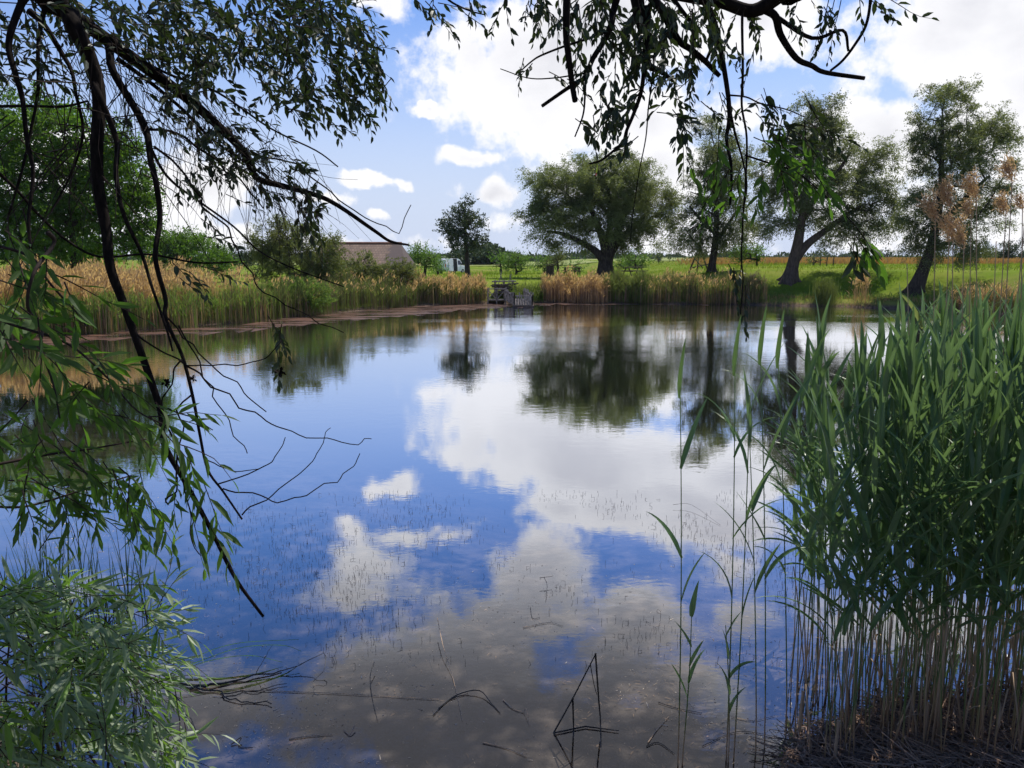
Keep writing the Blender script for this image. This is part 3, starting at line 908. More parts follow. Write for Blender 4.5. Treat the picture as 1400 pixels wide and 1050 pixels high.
# tufts over the meadow so that its edge is not a clean line
rng = np.random.default_rng(90)
n = 26000
px = rng.uniform(520, 1420, n)
Y = rng.uniform(52, 130, n)
X = (px - 700) / F * Y
ok = shore_d(X, Y) > 1.5
X, Y = X[ok], Y[ok]
tf = MB()
a = rng.uniform(0, 6.28, len(X))
tall = .10 + .25 * np.clip(np.sin(X * .21 + 2) * np.sin(Y * .17), 0, 1) + .12 * rng.random(len(X))
tf.blades(np.c_[X, Y, height(X, Y)], np.stack([np.cos(a), np.sin(a)], 1), rng.uniform(.9, 1.5, len(X)), tall, .05, .5, 0, 2)
tag(tf.build('meadow_grass', [mat_leaf('meadow_grass', (.10, .18, .014), (.18, .24, .035), .4, .9, .03)]), 'uneven grass tufts over the sunlit meadow', 'grass', kind='stuff')

# ripe orange crop on the rise at the right
rng = np.random.default_rng(91)
n = 42000
px = rng.uniform(905, 1430, n)
Y = rng.uniform(90, 190, n)
X = (px - 700) / F * Y
k = sm(px + 25 * np.sin(Y * .3), 930, 1010)
ok = rng.random(n) < k
X, Y = X[ok], Y[ok]
tf = MB()
a = rng.uniform(0, 6.28, len(X))
tf.blades(np.c_[X, Y, height(X, Y)], np.stack([np.cos(a), np.sin(a)], 1), rng.uniform(1.1, 1.5, len(X)), rng.uniform(.45, .80, len(X)), .13, .3, 0, 2)
tag(tf.build('orange_crop', [mat_island('orange_crop', (.48, .19, .075), (.46, .30, .12), .9, .1, .2)]), 'orange ripe crop along the skyline on the right', 'crop field', kind='stuff')

# ------------------------------------------------------------------ barn, van, jetty, tables
def barn():
    D = 84
    c = at(500, 362, D)
    z0 = zat(c[0], c[1])
    root = empty('open_barn', (c[0], D, z0), 'open timber barn with hipped tile roof behind the reeds', 'barn')
    x0, x1 = at(434, 350, D)[0], at(562, 350, D)[0]
    ze, zr = at(500, 363, D)[2], at(500, 333, D)[2]
    o = (c[0], D, z0)
    m = MB()
    dp = 4.2
    rx0, rx1 = x0 + .4, at(548, 333, D)[0]
    v = [(x0, D - dp, ze), (x1, D - dp, ze), (x1, D + dp, ze), (x0, D + dp, ze), (rx0, D, zr), (rx1, D, zr)]
    t = [(p[0], p[1], p[2] - .16) for p in v]
    m.add(v + t, [[0, 1, 5, 4], [2, 3, 4, 5], [6, 10, 11, 7], [8, 11, 10, 9], [0, 6, 7, 1], [1, 7, 8, 2], [2, 8, 9, 3], [3, 9, 6, 0]])
    m.f.append((np.array([[1, 2, 5], [3, 0, 4], [7, 11, 8], [9, 10, 6]]), 0))
    rm, t2 = new_mat('roof_tiles')
    tc = t2.n('ShaderNodeTexCoord').outputs['Object']
    br = t2.n('ShaderNodeTexBrick', offset=.5, ins={'Vector': t2.vm('MULTIPLY', tc, (1, 1, 1.0)), 'Scale': 1.0, 'Mortar Size': .02, 'Brick Width': .30, 'Row Height': .24,
              'Color1': (.125, .080, .055, 1), 'Color2': (.185, .122, .082, 1), 'Mortar': (.07, .042, .034, 1)})
    sx = t2.n('ShaderNodeSeparateXYZ', ins={0: tc})
    vec = t2.n('ShaderNodeCombineXYZ', ins={0: sx.outputs[0], 1: sx.outputs[2], 2: 0.0}).outputs[0]
    t2.link(vec, br.inputs['Vector'])
    nz = t2.m('ADD', t2.m('MULTIPLY', t2.noise(tc, .55, 6, .7), .6), t2.m('MULTIPLY', t2.noise(tc, 2.6, 4, .7), .4))
    wave = t2.m('ADD', nz, t2.rng(sx.outputs[0], 1.0, 4.5, -.08, .14))
    col = t2.mixc(t2.rng(wave, .46, .58), br.outputs[0], (.060, .040, .036))
    bs = t2.n('ShaderNodeBsdfPrincipled', ins={'Base Color': col, 'Roughness': .85})
    t2.n('ShaderNodeOutputMaterial', ins={0: bs.outputs[0]})
    rf = m.build('roof', rm, root, o)
    rd = MB()
    rd.tube([(rx0 - .1, D, zr + .05), (rx1 + .1, D, zr + .05)], .13, 8)
    rd.build('ridge_cap', mat_plain('ridge_tile', (.30, .15, .10), (.20, .10, .07), 3), rf, o)
    for i, fx in enumerate(np.linspace(x0 + .5, x1 - .6, 6)):
        for yy in (D - dp + .5, D + dp - .5):
            p = MB()
            p.box((fx, yy, (z0 + ze) / 2 - .2), (.2, .2, ze - z0 + .4))
            for sgn in (-1, 1):
                p.bar((fx, yy, ze - .75), (fx + sgn * .6, yy, ze - .12), .06)
            p.build('post', M['wood_dark'], root, o)
    for yy in (D - dp + .5, D + dp - .5):
        b = MB()
        b.box(((x0 + x1) / 2, yy, ze - .22), (x1 - x0 - .8, .16, .2))
        b.build('eaves_beam', M['wood_dark'], root, o)
    w_ = MB()
    w_.box(((x0 + x1) / 2, D + .3, (z0 + ze) / 2 - .2), (x1 - x0 - 2.4, .12, ze - z0 - .1))
    w_.build('wall', mat_plain('barn_boards', (.10, .07, .05), (.17, .12, .09), 3, stretch=(6, 1, .3)), root, o)


barn()


def van():
    D = 118
    c = at(618, 370, D)
    z0 = zat(c[0], c[1])
    root = empty('parked_van', (c[0], D, z0), 'white panel van parked on the meadow with its side door open', 'van', rz=math.radians(52))
    LX, WY, HZ = 4.6, 1.9, 2.25
    # side outline (x forward), extruded with sides that lean in towards the roof
    prof = [(-2.3, .35), (-2.32, .9), (-2.24, 2.05), (-2.05, 2.22), (.55, 2.25), (.95, 2.12), (1.55, 1.28), (2.15, 1.08), (2.30, .85), (2.32, .35)]

    def half(z):
        return .95 - .16 * max(0, (z - .9) / 1.35)
    nP = len(prof)
    v = [(x, -half(z), z) for x, z in prof] + [(x, half(z), z) for x, z in prof]
    m = MB()
    q = [[i, (i + 1) % nP, (i + 1) % nP + nP, i + nP] for i in range(nP)]
    m.add(v, q)
    # side walls: the near wall leaves the sliding door opening free
    def wall(sg, hole):
        xs = [-2.3, -.75, .25, .62, 1.0, 1.55, 2.2, 2.31]
        zt = [2.1, 2.22, 2.24, 2.2, 2.02, 1.26, 1.05, .8]
        for i in range(len(xs) - 1):
            if hole and i == 1:
                continue
            a = [(xs[i], .36), (xs[i + 1], .36), (xs[i + 1], 1.0 if zt[i + 1] > 1 else zt[i + 1] - .02), (xs[i], 1.0)]
            m.add([(x, sg * half(z), z) for x, z in a], [[0, 1, 2, 3]])
            if min(zt[i], zt[i + 1]) > 1.0:
                a = [(xs[i], 1.0), (xs[i + 1], 1.0), (xs[i + 1], zt[i + 1]), (xs[i], zt[i])]
                m.add([(x, sg * half(z), z) for x, z in a], [[0, 1, 2, 3]])
    wall(-1, True)
    wall(1, False)
    body = m.build('body', M['white_paint'], root)
    t = MB()
    t.box((-.25, -.35, 1.2), (1.0, .9, 1.75))  # solid dark block in the doorway; the unlit interior is put into its colour
    t.build('dark_interior', mat_plain('interior_dark', (.03, .03, .032), (.05, .05, .05), 4), root)
    d = MB()
    d.box((-1.3, -1.0, 1.28), (1.0, .05, 1.72), rx=-.06)
    dr = d.build('sliding_door', M['white_paint'], root)
    h = MB(); h.box((-.9, -1.045, 1.15), (.16, .03, .05)); h.build('handle', M['rubber'], dr)
    for nm, quad in (('windscreen', [(1.0, -.70, 2.02), (1.5, -.80, 1.36), (1.5, .80, 1.36), (1.0, .70, 2.02)]),
                     ('window', [(.42, -half(1.35) - .012, 1.32), (1.28, -half(1.35) - .012, 1.34), (.98, -half(1.9) - .012, 1.92), (.42, -half(1.95) - .012, 1.96)]),
                     ('window', [(.42, half(1.35) + .012, 1.32), (.42, half(1.95) + .012, 1.96), (.98, half(1.9) + .012, 1.92), (1.28, half(1.35) + .012, 1.34)])):
        gq = MB()
        off = np.array([.03, 0, .03]) if nm == 'windscreen' else 0
        gq.add(np.array(quad) + off, [[0, 1, 2, 3]])
        gq.build(nm, M['glass_dark'], root)
    for x in (-1.5, 1.45):
        for sy in (-.88, .88):
            wh = MB()
            wh.bar((x, sy - .1, .33), (x, sy + .1, .33), .33, k=18)
            wo = wh.build('wheel', M['rubber'], root)
            rm = MB(); rm.bar((x, sy - .112, .33), (x, sy + .112, .33), .19, k=14); rm.build('rim', M['grey_metal'], wo)
    for x, nm in ((-2.38, 'rear_bumper'), (2.36, 'front_bumper')):
        bb = MB(); bb.box((x, 0, .48), (.14, 1.8, .24)); bb.build(nm, M['rubber'], root)
    for sy in (-.72, .72):
        lm = MB(); lm.box((2.31, sy, .82), (.06, .3, .2)); lm.build('headlight', M['grey_metal'], root)
        lm = MB(); lm.box((-2.345, sy * 1.1, 1.2), (.06, .12, .5)); lm.build('tail_light', M['red_plastic'], root)
    for sy in (-.95, .95):
        mr = MB(); mr.box((1.2, sy * 1.08, 1.4), (.12, .2, .26)); mr.build('side_mirror', M['rubber'], root)
    root.scale = (.95, .95, .98)


van()


def jetty():
    D = 49.0
    base = at(698, 416, D)
    o = np.array([base[0], D, 0])
    root = empty('wooden_jetty', o, 'weathered grey wooden fishing jetty with picket railing among the reeds', 'jetty')
    P = lambda px, py, y=D: at(px, py, y)
    dk = MB()
    # walkway deck that runs out towards the open water, and the square platform behind it
    zf = .10
    a0, a1 = P(690, 412, 50.6), P(716, 412, 50.6)
    b0, b1 = on(703, 418.5, .05), on(728, 418.5, .05)
    for i in range(16):
        t = (i + .5) / 16
        l, r = a0 * (1 - t) + b0 * t, a1 * (1 - t) + b1 * t
        l[2] = r[2] = .30 - .2 * t
        dk.box((l + r) / 2, (r[0] - l[0], .16, .05), .0)
    dk.build('deck', M['wood_grey'], root, o)
    fl = MB()
    c = (b0 + b1) / 2
    fl.box((c[0], c[1] + .25, .03), (b1[0] - b0[0] + .2, .9, .14))
    fl.build('float_beam', M['wood_dark'], root, o)
    # pickets on the water side and both long sides
    rg = random.Random(5)
    for (s, e, cnt) in ((a0, b0, 11), (b0, b1, 8), (a1, b1, 11)):
        for i in range(cnt):
            t = i / (cnt - 1)
            p = s * (1 - t) + e * t
            zb = .30 - .2 * (t if e is b0 or e is b1 and s is a1 else 1)
            k = MB()
            hh = rg.uniform(.62, .82)
            k.box((p[0] + rg.uniform(-.02, .02), p[1], zb + hh / 2 - .05), (.085, .04, hh), ry=rg.uniform(-.1, .1))
            k.build('picket', M['wood_grey'], root, o)
        r_ = MB()
        z1, z2 = (.30, .10) if e is not b1 or s is a1 else (.10, .10)
        r_.bar((s[0], s[1] + .05, z1 + .55), (e[0], e[1] + .05, z2 + .55), .035)
        r_.build('rail', M['wood_grey'], root, o)
    # platform with braced rails
    x0, x1 = P(667, 400, 50.2)[0], P(691, 400, 50.2)[0]
    pf = MB()
    for i in range(9):
        pf.box((x0 + (x1 - x0) * (i + .5) / 9, 51.0, .22), ((x1 - x0) / 9 - .015, 1.6, .05))
    pf.build('platform', M['wood_grey'], root, o)
    zt = .95
    for (xa, xb) in ((x0, (x0 + x1) / 2), ((x0 + x1) / 2, x1)):
        bp = MB()
        bp.bar((xa, 50.2, .27), (xb, 50.2, zt - .05), .03)
        if xa == x0:
            bp.bar((xa, 50.25, zt - .05), (xb, 50.25, .27), .03)
        bp.build('brace', M['wood_grey'], root, o)
    for xx in (x0, (x0 + x1) / 2, x1):
        pp = MB(); pp.bar((xx, 50.2, -.3), (xx, 50.2, zt + .02), .05); pp.build('post', M['wood_grey'], root, o)
        pp = MB(); pp.bar((xx, 51.8, -.3), (xx, 51.8, zt + .02), .05); pp.build('post', M['wood_grey'], root, o)
    for z in (zt, .27):
        rr = MB(); rr.bar((x0 - .05, 50.15, z), (x1 + .05, 50.15, z), .035); rr.build('rail', M['wood_grey'], root, o)
    # upper landing with its log rails
    lx0, lx1 = P(675, 390, 52)[0], P(703, 390, 52)[0]
    up = MB()
    up.box(((lx0 + lx1) / 2, 52.6, 0.85), (lx1 - lx0, 1.4, .08))
    up.build('landing', M['wood_grey'], root, o)
    for xx in (lx0 + .08, (lx0 + lx1) / 2, lx1 - .08):
        for yy in (52.0, 53.2):
            pp = MB(); pp.bar((xx, yy, -.1), (xx, yy, 1.42), .055); pp.build('post', M['wood_grey'], root, o)
    for z, rad in ((1.36, .05), (1.14, .045), (1.0, .04)):
        rr = MB(); rr.bar((lx0 - .12, 51.93, z), (lx1 + .12, 51.93, z + .02), rad); rr.build('rail', M['wood_grey' if z > 1.3 else 'wood_dark'], root, o)
    # stacked boughs leaning under the landing
    lg = MB()
    for i in range(16):
        x = lx0 + (lx1 - lx0) * rg.random()
        lg.bar((x - rg.uniform(.2, .7), 51.8 + rg.uniform(-.1, .1), rg.uniform(.5, 1.25)), (x + rg.uniform(.2, .7), 51.85 + rg.uniform(-.1, .1), rg.uniform(.5, 1.25)), rg.uniform(.025, .05))
    lg.build('brushwood', M['wood_dark'], root, o)


jetty()
# crossed poles behind the jetty
for k, (px, lab) in enumerate([(685, 'pair of crossed pale poles at the jetty landing, the taller pair'), (698, 'pair of crossed dark tipped poles at the right end of the landing')]):
    D = 53.5
    m = MB()
    b = at(px, 388, D)
    zb = zat(b[0], D)
    zt = at(px, 371 + 3 * k, D)[2]
    m.bar((b[0] - .35, D, zb - .1), (b[0] + .06, D, zt), .03)
    m.bar((b[0] + .35, D + .07, zb - .1), (b[0] - .06, D + .07, zt - .1), .03)
    m.bar((b[0] - .2, D + .035, (zb + zt) / 2), (b[0] + .2, D + .035, (zb + zt) / 2), .022)
    tag(m.build('crossed_poles', M['wood_grey'], origin=(b[0], D, zb)), lab, 'poles')


def picnic(px, D, label, rz, s=1.0):
    c = at(px, 376, D)
    z0 = zat(c[0], D)
    root = empty('picnic_table', (c[0], D, z0), label, 'picnic table', 'picnic tables on the meadow', rz)
    t = MB()
    for i in range(5):
        t.box((0, -.32 + .16 * i, .74), (1.8, .145, .045))
    t.build('table_top', M['wood_dark'], root)
    for sy in (-.7, .7):
        b = MB(); b.box((0, sy, .44), (1.8, .26, .05)); b.build('bench_seat', M['wood_dark'], root)
    for sx in (-.65, .65):
        l = MB()
        l.bar((sx, -.62, 0), (sx, -.2, .72), .05); l.bar((sx, .62, 0), (sx, .2, .72), .05); l.bar((sx, -.8, .40), (sx, .8, .40), .045)
        l.build('leg', M['wood_dark'], root)


picnic(866, 68, 'dark wooden picnic table right of the broad willow trunk', .5)
picnic(782, 74, 'low dark picnic table left of the broad willow', .1)
# litter bin and tripod frame
c = at(752, 380, 66)
z0 = zat(c[0], c[1])
root = empty('litter_bin', (c[0], 66, z0), 'dark wooden litter bin on the meadow right of the jetty', 'litter bin')
m = MB()
for i in range(10):
    a = i * math.pi / 5
    m.box((.3 * math.cos(a), .3 * math.sin(a), .55), (.05, .17, .8), a)
m.build('slat_body', M['wood_dark'], root)
m = MB(); m.box((0, 0, 1.02), (.72, .72, .06)); m.build('lid', M['wood_dark'], root)
m = MB(); m.bar((0, 0, 0), (0, 0, .25), .08); m.build('foot', M['wood_dark'], root)

c = at(954, 380, 62)
z0 = zat(c[0], c[1])
root = empty('pole_tripod', (c[0], 62, z0), 'tripod of dark poles with a level pole reaching to the slim willow', 'pole frame')
ap = np.array([.05, 0, 2.1])
for fx, fy in ((-.85, -.4), (.75, -.5), (.1, .8)):
    m = MB(); m.bar((fx, fy, -.1), ap + np.array([-fx * .12, -fy * .12, .15]), .06); m.build('leg', M['wood_dark'], root)
m = MB(); m.bar((-.7, -.3, .35), (1.25, .2, .75), .05); m.build('level_pole', M['wood_dark'], root)
m = MB(); m.bar((.25, -.5, .35), (-.35, .1, 1.2), .04); m.build('brace', M['wood_dark'], root)
# stakes in the crop
for k, px in enumerate([1112, 1121, 1130, 1139]):
    D = 76
    c = at(px, 364, D)
    z0 = zat(c[0], D)
    m = MB(); m.bar((c[0], D, z0 - .1), (c[0] + .03, D, z0 + .9), .05)
    tag(m.build('stake', M['wood_dark'], origin=(c[0], D, z0)), 'thin dark stake in the row beside the leaning willow', 'stake', 'stakes beside the leaning willow')

# ------------------------------------------------------------------ the two near willows whose boughs hang into view
def pix3(pts, d0, d1, per=4, jit=.004, seed=0):
    """photo strokes laid at a real distance that runs from d0 to d1 metres"""
    n = len(pts)
    t = np.linspace(0, 1, n)
    P = np.array([at(p[0], p[1], d0 + (d1 - d0) * k) for p, k in zip(pts, t)])
    r = np.random.default_rng(seed)
    P[1:-1] += r.normal(size=(max(n - 2, 0), 3)) * [jit, jit * 6, jit]
    return catmull(P, per)


def kink(pts, seed):
    """thin twigs are never smooth: break the stroke with small crooked knees"""
    r = np.random.default_rng(seed)
    outp = [pts[0]]
    for a, b in zip(pts[:-1], pts[1:]):
        ln = math.hypot(b[0] - a[0], b[1] - a[1])
        for i in range(1, max(2, int(ln / 16)) + 1):
            t = i / max(2, int(ln / 16))
            j = 0 if t == 1 else 1.7
            outp.append((a[0] + (b[0] - a[0]) * t + r.normal() * j, a[1] + (b[1] - a[1]) * t + r.normal() * j))
    return outp


def taper(n, r0, r1, pw=.8):
    return r0 + (r1 - r0) * np.linspace(0, 1, n) ** pw


class Twigs:
    """collects fine twigs and their leaves for one crown"""
    def __init__(self, seed):
        self.rng = np.random.default_rng(seed)
        self.m = MB()
        self.P, self.A, self.N, self.L, self.W, self.C = [], [], [], [], [], []

    def twig(self, p, d, length, n, L, W, droop=.5, r=.0022, leafy=1.0, start=.15, spreadang=.7):
        rng = self.rng
        d = nrm(np.asarray(d, float))
        seg = 5
        pts = [np.asarray(p, float)]
        for i in range(seg):
            d = nrm(d + [0, 0, -droop / seg] + rng.normal(size=3) * .10)
            pts.append(pts[-1] + d * length / seg)
        pts = np.array(pts)
        self.m.frusta(pts[:-1], pts[1:], np.linspace(r, r * .5, seg), np.linspace(r * .9, r * .4, seg), 4)
        if n <= 0:
            return pts
        t = np.linspace(start, 1, n)
        for k in range(n):
            if rng.random() > leafy:
                continue
            f = t[k] * seg
            i = min(int(f), seg - 1)
            q = pts[i] + (pts[i + 1] - pts[i]) * (f - i)
            ax = nrm(pts[i + 1] - pts[i])
            side = nrm(np.cross(ax, rng.normal(size=3)))
            a = ax * math.cos(spreadang) + side * math.sin(spreadang) * (1 if k < n - 1 else .2) + np.array([0, 0, -.12])
            self.P.append(q); self.A.append(a); self.N.append(rng.normal(size=3) * .6 + [0, 0, .9])
            s = .6 + .45 * math.sin(math.pi * min(1, .25 + .7 * t[k])) + rng.uniform(-.15, .15)
            self.L.append(L * s); self.W.append(W * s * rng.uniform(.85, 1.15)); self.C.append(rng.uniform(-.02, .28))
        return pts

    def finish(self, mat, twigmat, name, parent, origin):
        if self.P:
            self.m.leaves(np.array(self.P), np.array(self.A), np.array(self.N), np.array(self.L), np.array(self.W), np.array(self.C), 1)
        return self.m.build(name, [twigmat, mat], parent, origin)


def region(tw, px, py, rx, ry, count, d, leaf_px, n=11, dirs=((.5, 0, -.6),), spread=.5, len_px=75, leafy=1.0, droop=.5, wl=.34, power=.5):
    rng = tw.rng
    for _ in range(count):
        u = nrm(rng.normal(size=2)) * rng.random() ** power
        D = rng.uniform(*d)
        p = at(px + u[0] * rx, py + u[1] * ry, D)
        s = D / F
        dr = np.array(dirs[rng.integers(len(dirs))], float) + rng.normal(size=3) * spread
        L = leaf_px * s * rng.uniform(.85, 1.2)
        tw.twig(p - nrm(dr) * len_px * s * .4, dr, len_px * s * rng.uniform(.6, 1.3), max(4, int(n * rng.uniform(.7, 1.2))), L, L * wl, droop, leafy=leafy)


def overhead(tw, x0, x1, y0, y1, z0, z1, n, slope=.345):  # unseen leafy twigs above the view, added to shade the foreground
    rng = tw.rng
    k = 0
    while k < n:
        p = np.array([rng.uniform(x0, x1), rng.uniform(y0, y1), rng.uniform(z0, z1)])
        if p[2] - CAMZ < slope * max(p[1], 0) + .75:
            continue
        k += 1
        dr = rng.normal(size=3) * [1, 1, .5] + [0, 0, -.3]
        tw.twig(p, dr, rng.uniform(.4, .8), 14, .17, .065, .5, .004)


# ---- willow at the left
o = np.array([-3.4, 1.6, zat(-3.4, 1.6)])
wl = empty('willow_tree', o, 'near willow on the left whose dark drooping boughs hang over the pond', 'tree', 'near willows over the bank')
tr = MB()
Q = catmull([o - [0, 0, .3], o + [.05, .1, .8], o + [.25, .3, 1.8], o + [.55, .6, 2.7], o + [.9, 1.0, 3.5]], 5)
tr.tube(Q, taper(len(Q), .26, .13), 12)
crotch = Q[-1]
Q = catmull([o + [.25, .3, 1.8], o + [-.3, .0, 2.9], o + [-.6, -.5, 4.2]], 5)
tr.tube(Q, taper(len(Q), .16, .06), 9)
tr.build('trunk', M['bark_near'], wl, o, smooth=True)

# strokes traced from the photo: (points, distance at start, distance at end, start radius px, end radius px)
LEFT = [
    ([(60, -14), (76, 4), (118, 35), (188, 86), (243, 126), (290, 165), (334, 208), (354, 243), (393, 255), (448, 275), (510, 314), (534, 330), (559, 335)], 3.3, 4.3, 12.5, 1.4),
    ([(96, 18), (108, 39), (122, 79), (130, 130), (135, 196), (137, 251), (147, 314), (155, 365), (165, 409), (179, 445), (213, 560), (229, 601), (259, 666), (290, 731), (325, 790), (360, 843)], 3.25, 2.9, 12, 2.2),
    ([(130, 45), (141, 59), (157, 98), (181, 145), (193, 177), (208, 220), (214, 251), (214, 299), (216, 354), (222, 409), (229, 434), (244, 491), (263, 548), (272, 594), (286, 643), (305, 674), (331, 710)], 3.4, 3.0, 6, 1.4),
    ([(128, 110), (139, 134), (157, 189), (161, 236), (172, 290), (192, 346), (205, 390), (228, 450), (236, 480)], 3.2, 3.0, 5, 1.3),
    ([(40, -10), (24, 8), (12, 59), (20, 102), (27, 134), (33, 189), (39, 236), (37, 300), (42, 340)], 3.1, 2.9, 5.5, 2),
    ([(62, 10), (52, 31), (53, 70), (49, 126), (38, 170), (30, 230), (10, 300)], 3.3, 3.1, 3.6, 1.5),
    ([(40, 15), (59, 35), (82, 71), (98, 98), (110, 130), (112, 180), (100, 230), (70, 290)], 3.5, 3.4, 4.5, 1.2),
    ([(-20, 146), (40, 147), (90, 148), (120, 138)], 3.4, 3.3, 2.4, 1.4),
    ([(-20, 220), (20, 262), (52, 295), (95, 330), (135, 352), (200, 350), (270, 358), (325, 358)], 3.3, 3.8, 2.6, 1.2),
    ([(160, 80), (200, 110), (250, 150), (290, 190), (340, 225), (375, 250)], 3.6, 4.0, 3.5, 1.2),
    ([(180, 140), (214, 220), (240, 250), (267, 275), (322, 310), (353, 342), (400, 365), (470, 392)], 3.5, 4.0, 2.6, .8),
    ([(193, 177), (250, 186), (300, 222), (330, 245), (360, 285)], 3.5, 3.9, 2.2, .9),
    ([(150, 60), (230, 100), (300, 130), (370, 175), (430, 205), (462, 228)], 3.6, 4.1, 2.4, .9),
    ([(210, 200), (250, 240), (300, 300), (340, 370), (360, 400), (420, 432), (470, 455)], 3.4, 3.7, 1.8, .7),
    ([(330, 205), (410, 225), (450, 262), (500, 300), (545, 318), (562, 280)], 4.0, 4.2, 1.6, .6),
    ([(187, 457), (229, 483), (259, 499), (324, 500), (362, 491), (385, 466)], 3.0, 3.2, 1.5, .7),
    ([(244, 491), (290, 527), (328, 556), (362, 575), (400, 588), (445, 600), (490, 607), (508, 600)], 3.0, 3.2, 1.5, .6),
    ([(228, 434), (274, 483), (306, 512), (335, 537), (364, 563)], 3.1, 3.2, 1.3, .8),
    ([(244, 445), (282, 514), (301, 560), (320, 598), (338, 620)], 3.1, 3.1, 1.3, .7),
    ([(280, 628), (300, 638), (324, 645), (354, 641)], 3.0, 3.1, 1.0, .6),
    ([(297, 662), (335, 651), (373, 632), (384, 612), (390, 598)], 3.0, 3.1, 1.2, .6),
    ([(305, 668), (343, 678), (381, 687), (425, 672), (465, 655), (482, 638), (492, 620)], 3.0, 3.1, 1.2, .6),
    ([(331, 704), (366, 681), (400, 655), (425, 630), (440, 605), (452, 585)], 3.0, 3.1, 1.2, .5),
    ([(229, 558), (267, 575), (291, 588)], 2.95, 3.0, 1.2, .7),
    ([(249, 491), (236, 510), (222, 556)], 3.0, 3.0, 1.4, 1.0),
    ([(262, 540), (255, 580), (250, 640), (262, 710), (275, 760)], 3.0, 2.8, 1.4, .7),
    ([(218, 575), (245, 610), (243, 670), (230, 690)], 2.9, 2.85, 1.6, 1.1),
]
for k, (pts, d0, d1, r0, r1) in enumerate(LEFT):
    b = MB()
    Q = pix3(pts, d0, d1, 5, .003, 100 + k) if r0 > 2.2 else pix3(kink(pts, 100 + k), d0, d1, 2, .004, 100 + k)
    b.tube(Q, taper(len(Q), r0 * d0 / F, r1 * d1 / F, .7), 8 if r0 > 3 else 5)
    if k == 0:
        C = catmull([crotch, (crotch + Q[0]) / 2 + [0, 0, .12], Q[0], Q[2]], 5)
        b.tube(C, taper(len(C), .10, .045), 9)
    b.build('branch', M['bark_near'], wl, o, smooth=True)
# dry catkin lumps on the bare twigs
for (px, py, rr) in ((228, 523, 5), (264, 517, 4), (383, 508, 6), (398, 152, 3)):
    b = MB()
    c = at(px, py, 3.1)
    rg = np.random.default_rng(px)
    A = rg.normal(size=(26, 3))
    b.kites(c + rg.normal(size=(26, 3)) * rr * .3 * 3.1 / F, A, rr * 1.3 * 3.1 / F, rr * .7 * 3.1 / F, rg)
    b.build('dry_catkin', M['bark_near'], wl, o)

tw = Twigs(201)
dn = ((.7, .1, -.4), (.3, .1, -.7), (.9, 0, .0), (.3, -.2, -.3), (.6, 0, .3))
region(tw, 350, 28, 160, 52, 112, (3.2, 4.4), 15, 11, dn, .5, 70, wl=.42)
region(tw, 430, 75, 80, 80, 68, (3.3, 4.4), 15, 11, dn, .5, 65, wl=.42)
region(tw, 250, 60, 120, 50, 41, (3.2, 4.2), 14, 10, dn, .5, 65, wl=.42)
region(tw, 120, 15, 130, 30, 30, (3.0, 3.9), 14, 10, dn, .5, 60, wl=.42)
region(tw, 330, 165, 110, 50, 30, (3.4, 4.2), 14, 9, dn, .5, 65, wl=.42)
region(tw, 500, 95, 26, 50, 14, (3.6, 4.2), 15, 10, ((.3, 0, -.8),), .3, 60, wl=.42)
region(tw, 478, 150, 34, 34, 10, (3.6, 4.2), 15, 10, ((.5, 0, -.7),), .35, 60, wl=.42)
region(tw, 420, 250, 34, 34, 8, (3.8, 4.2), 14, 9, dn, .4, 55, wl=.42)
region(tw, 415, 310, 26, 22, 5, (3.8, 4.2), 16, 8, ((.2, 0, -1),), .3, 55, wl=.42)
region(tw, 290, 280, 60, 50, 9, (3.4, 4.0), 12, 8, dn, .5, 55, wl=.42)
region(tw, 310, 215, 60, 30, 7, (3.4, 4.0), 14, 9, dn, .5, 55, wl=.42)
region(tw, 240, 250, 34, 30, 4, (3.3, 3.8), 13, 8, dn, .5, 50, wl=.42)
region(tw, 40, 70, 60, 60, 10, (3.0, 3.6), 14, 8, dn, .6, 60, wl=.42)
region(tw, 160, 150, 40, 40, 5, (3.2, 3.6), 14, 7, dn, .6, 55, wl=.42)
region(tw, 270, 375, 34, 14, 4, (3.3, 3.6), 14, 8, ((.8, 0, -.3),), .4, 55, wl=.42)
region(tw, 378, 480, 10, 40, 4, (3.6, 3.9), 19, 7, ((.1, 0, -1),), .2, 60, wl=.42)
region(tw, 225, 125, 70, 46, 16, (3.3, 3.9), 16, 8, dn, .6, 55, wl=.42)
region(tw, 310, 195, 60, 40, 14, (3.4, 4.0), 16, 8, dn, .6, 55, wl=.42)
region(tw, 50, 60, 80, 60, 20, (3.0, 3.7), 16, 8, dn, .6, 60, wl=.42)
region(tw, 400, 265, 50, 30, 8, (3.8, 4.2), 16, 8, dn, .5, 50, wl=.42)
for _ in range(60):
    D = tw.rng.uniform(3.0, 3.7)
    tw.twig(at(tw.rng.uniform(-20, 200), tw.rng.uniform(-10, 240), D), (tw.rng.normal() * .7, tw.rng.normal() * .3, tw.rng.uniform(-1, .1)), tw.rng.uniform(.25, .7), 0, 0, 0, .3, .0026)
# bare thin twigs fanning out of the boughs
rg = tw.rng
for _ in range(190):
    t = rg.random()
    px, py = 90 + 330 * t + rg.normal() * 20, 40 + 215 * t + rg.normal() * 22
    D = rg.uniform(3.4, 4.1)
    tw.twig(at(px, py, D), (rg.uniform(-.25, .6), rg.normal() * .25, rg.uniform(-1.1, -.2)), rg.uniform(.2, .75), 0, 0, 0, rg.uniform(-.1, .4), .0016)
overhead(tw, -6, .8, -3.5, 4.2, 4.6, 7.5, 520)
overhead(tw, -.2, 4.2, 7.0, 12.5, 6.8, 9.0, 720)  # unseen canopy over the water, placed sunward to shade the pond bed
tw.finish(M['near_leaf'], M['twig'], 'crown', wl, o)

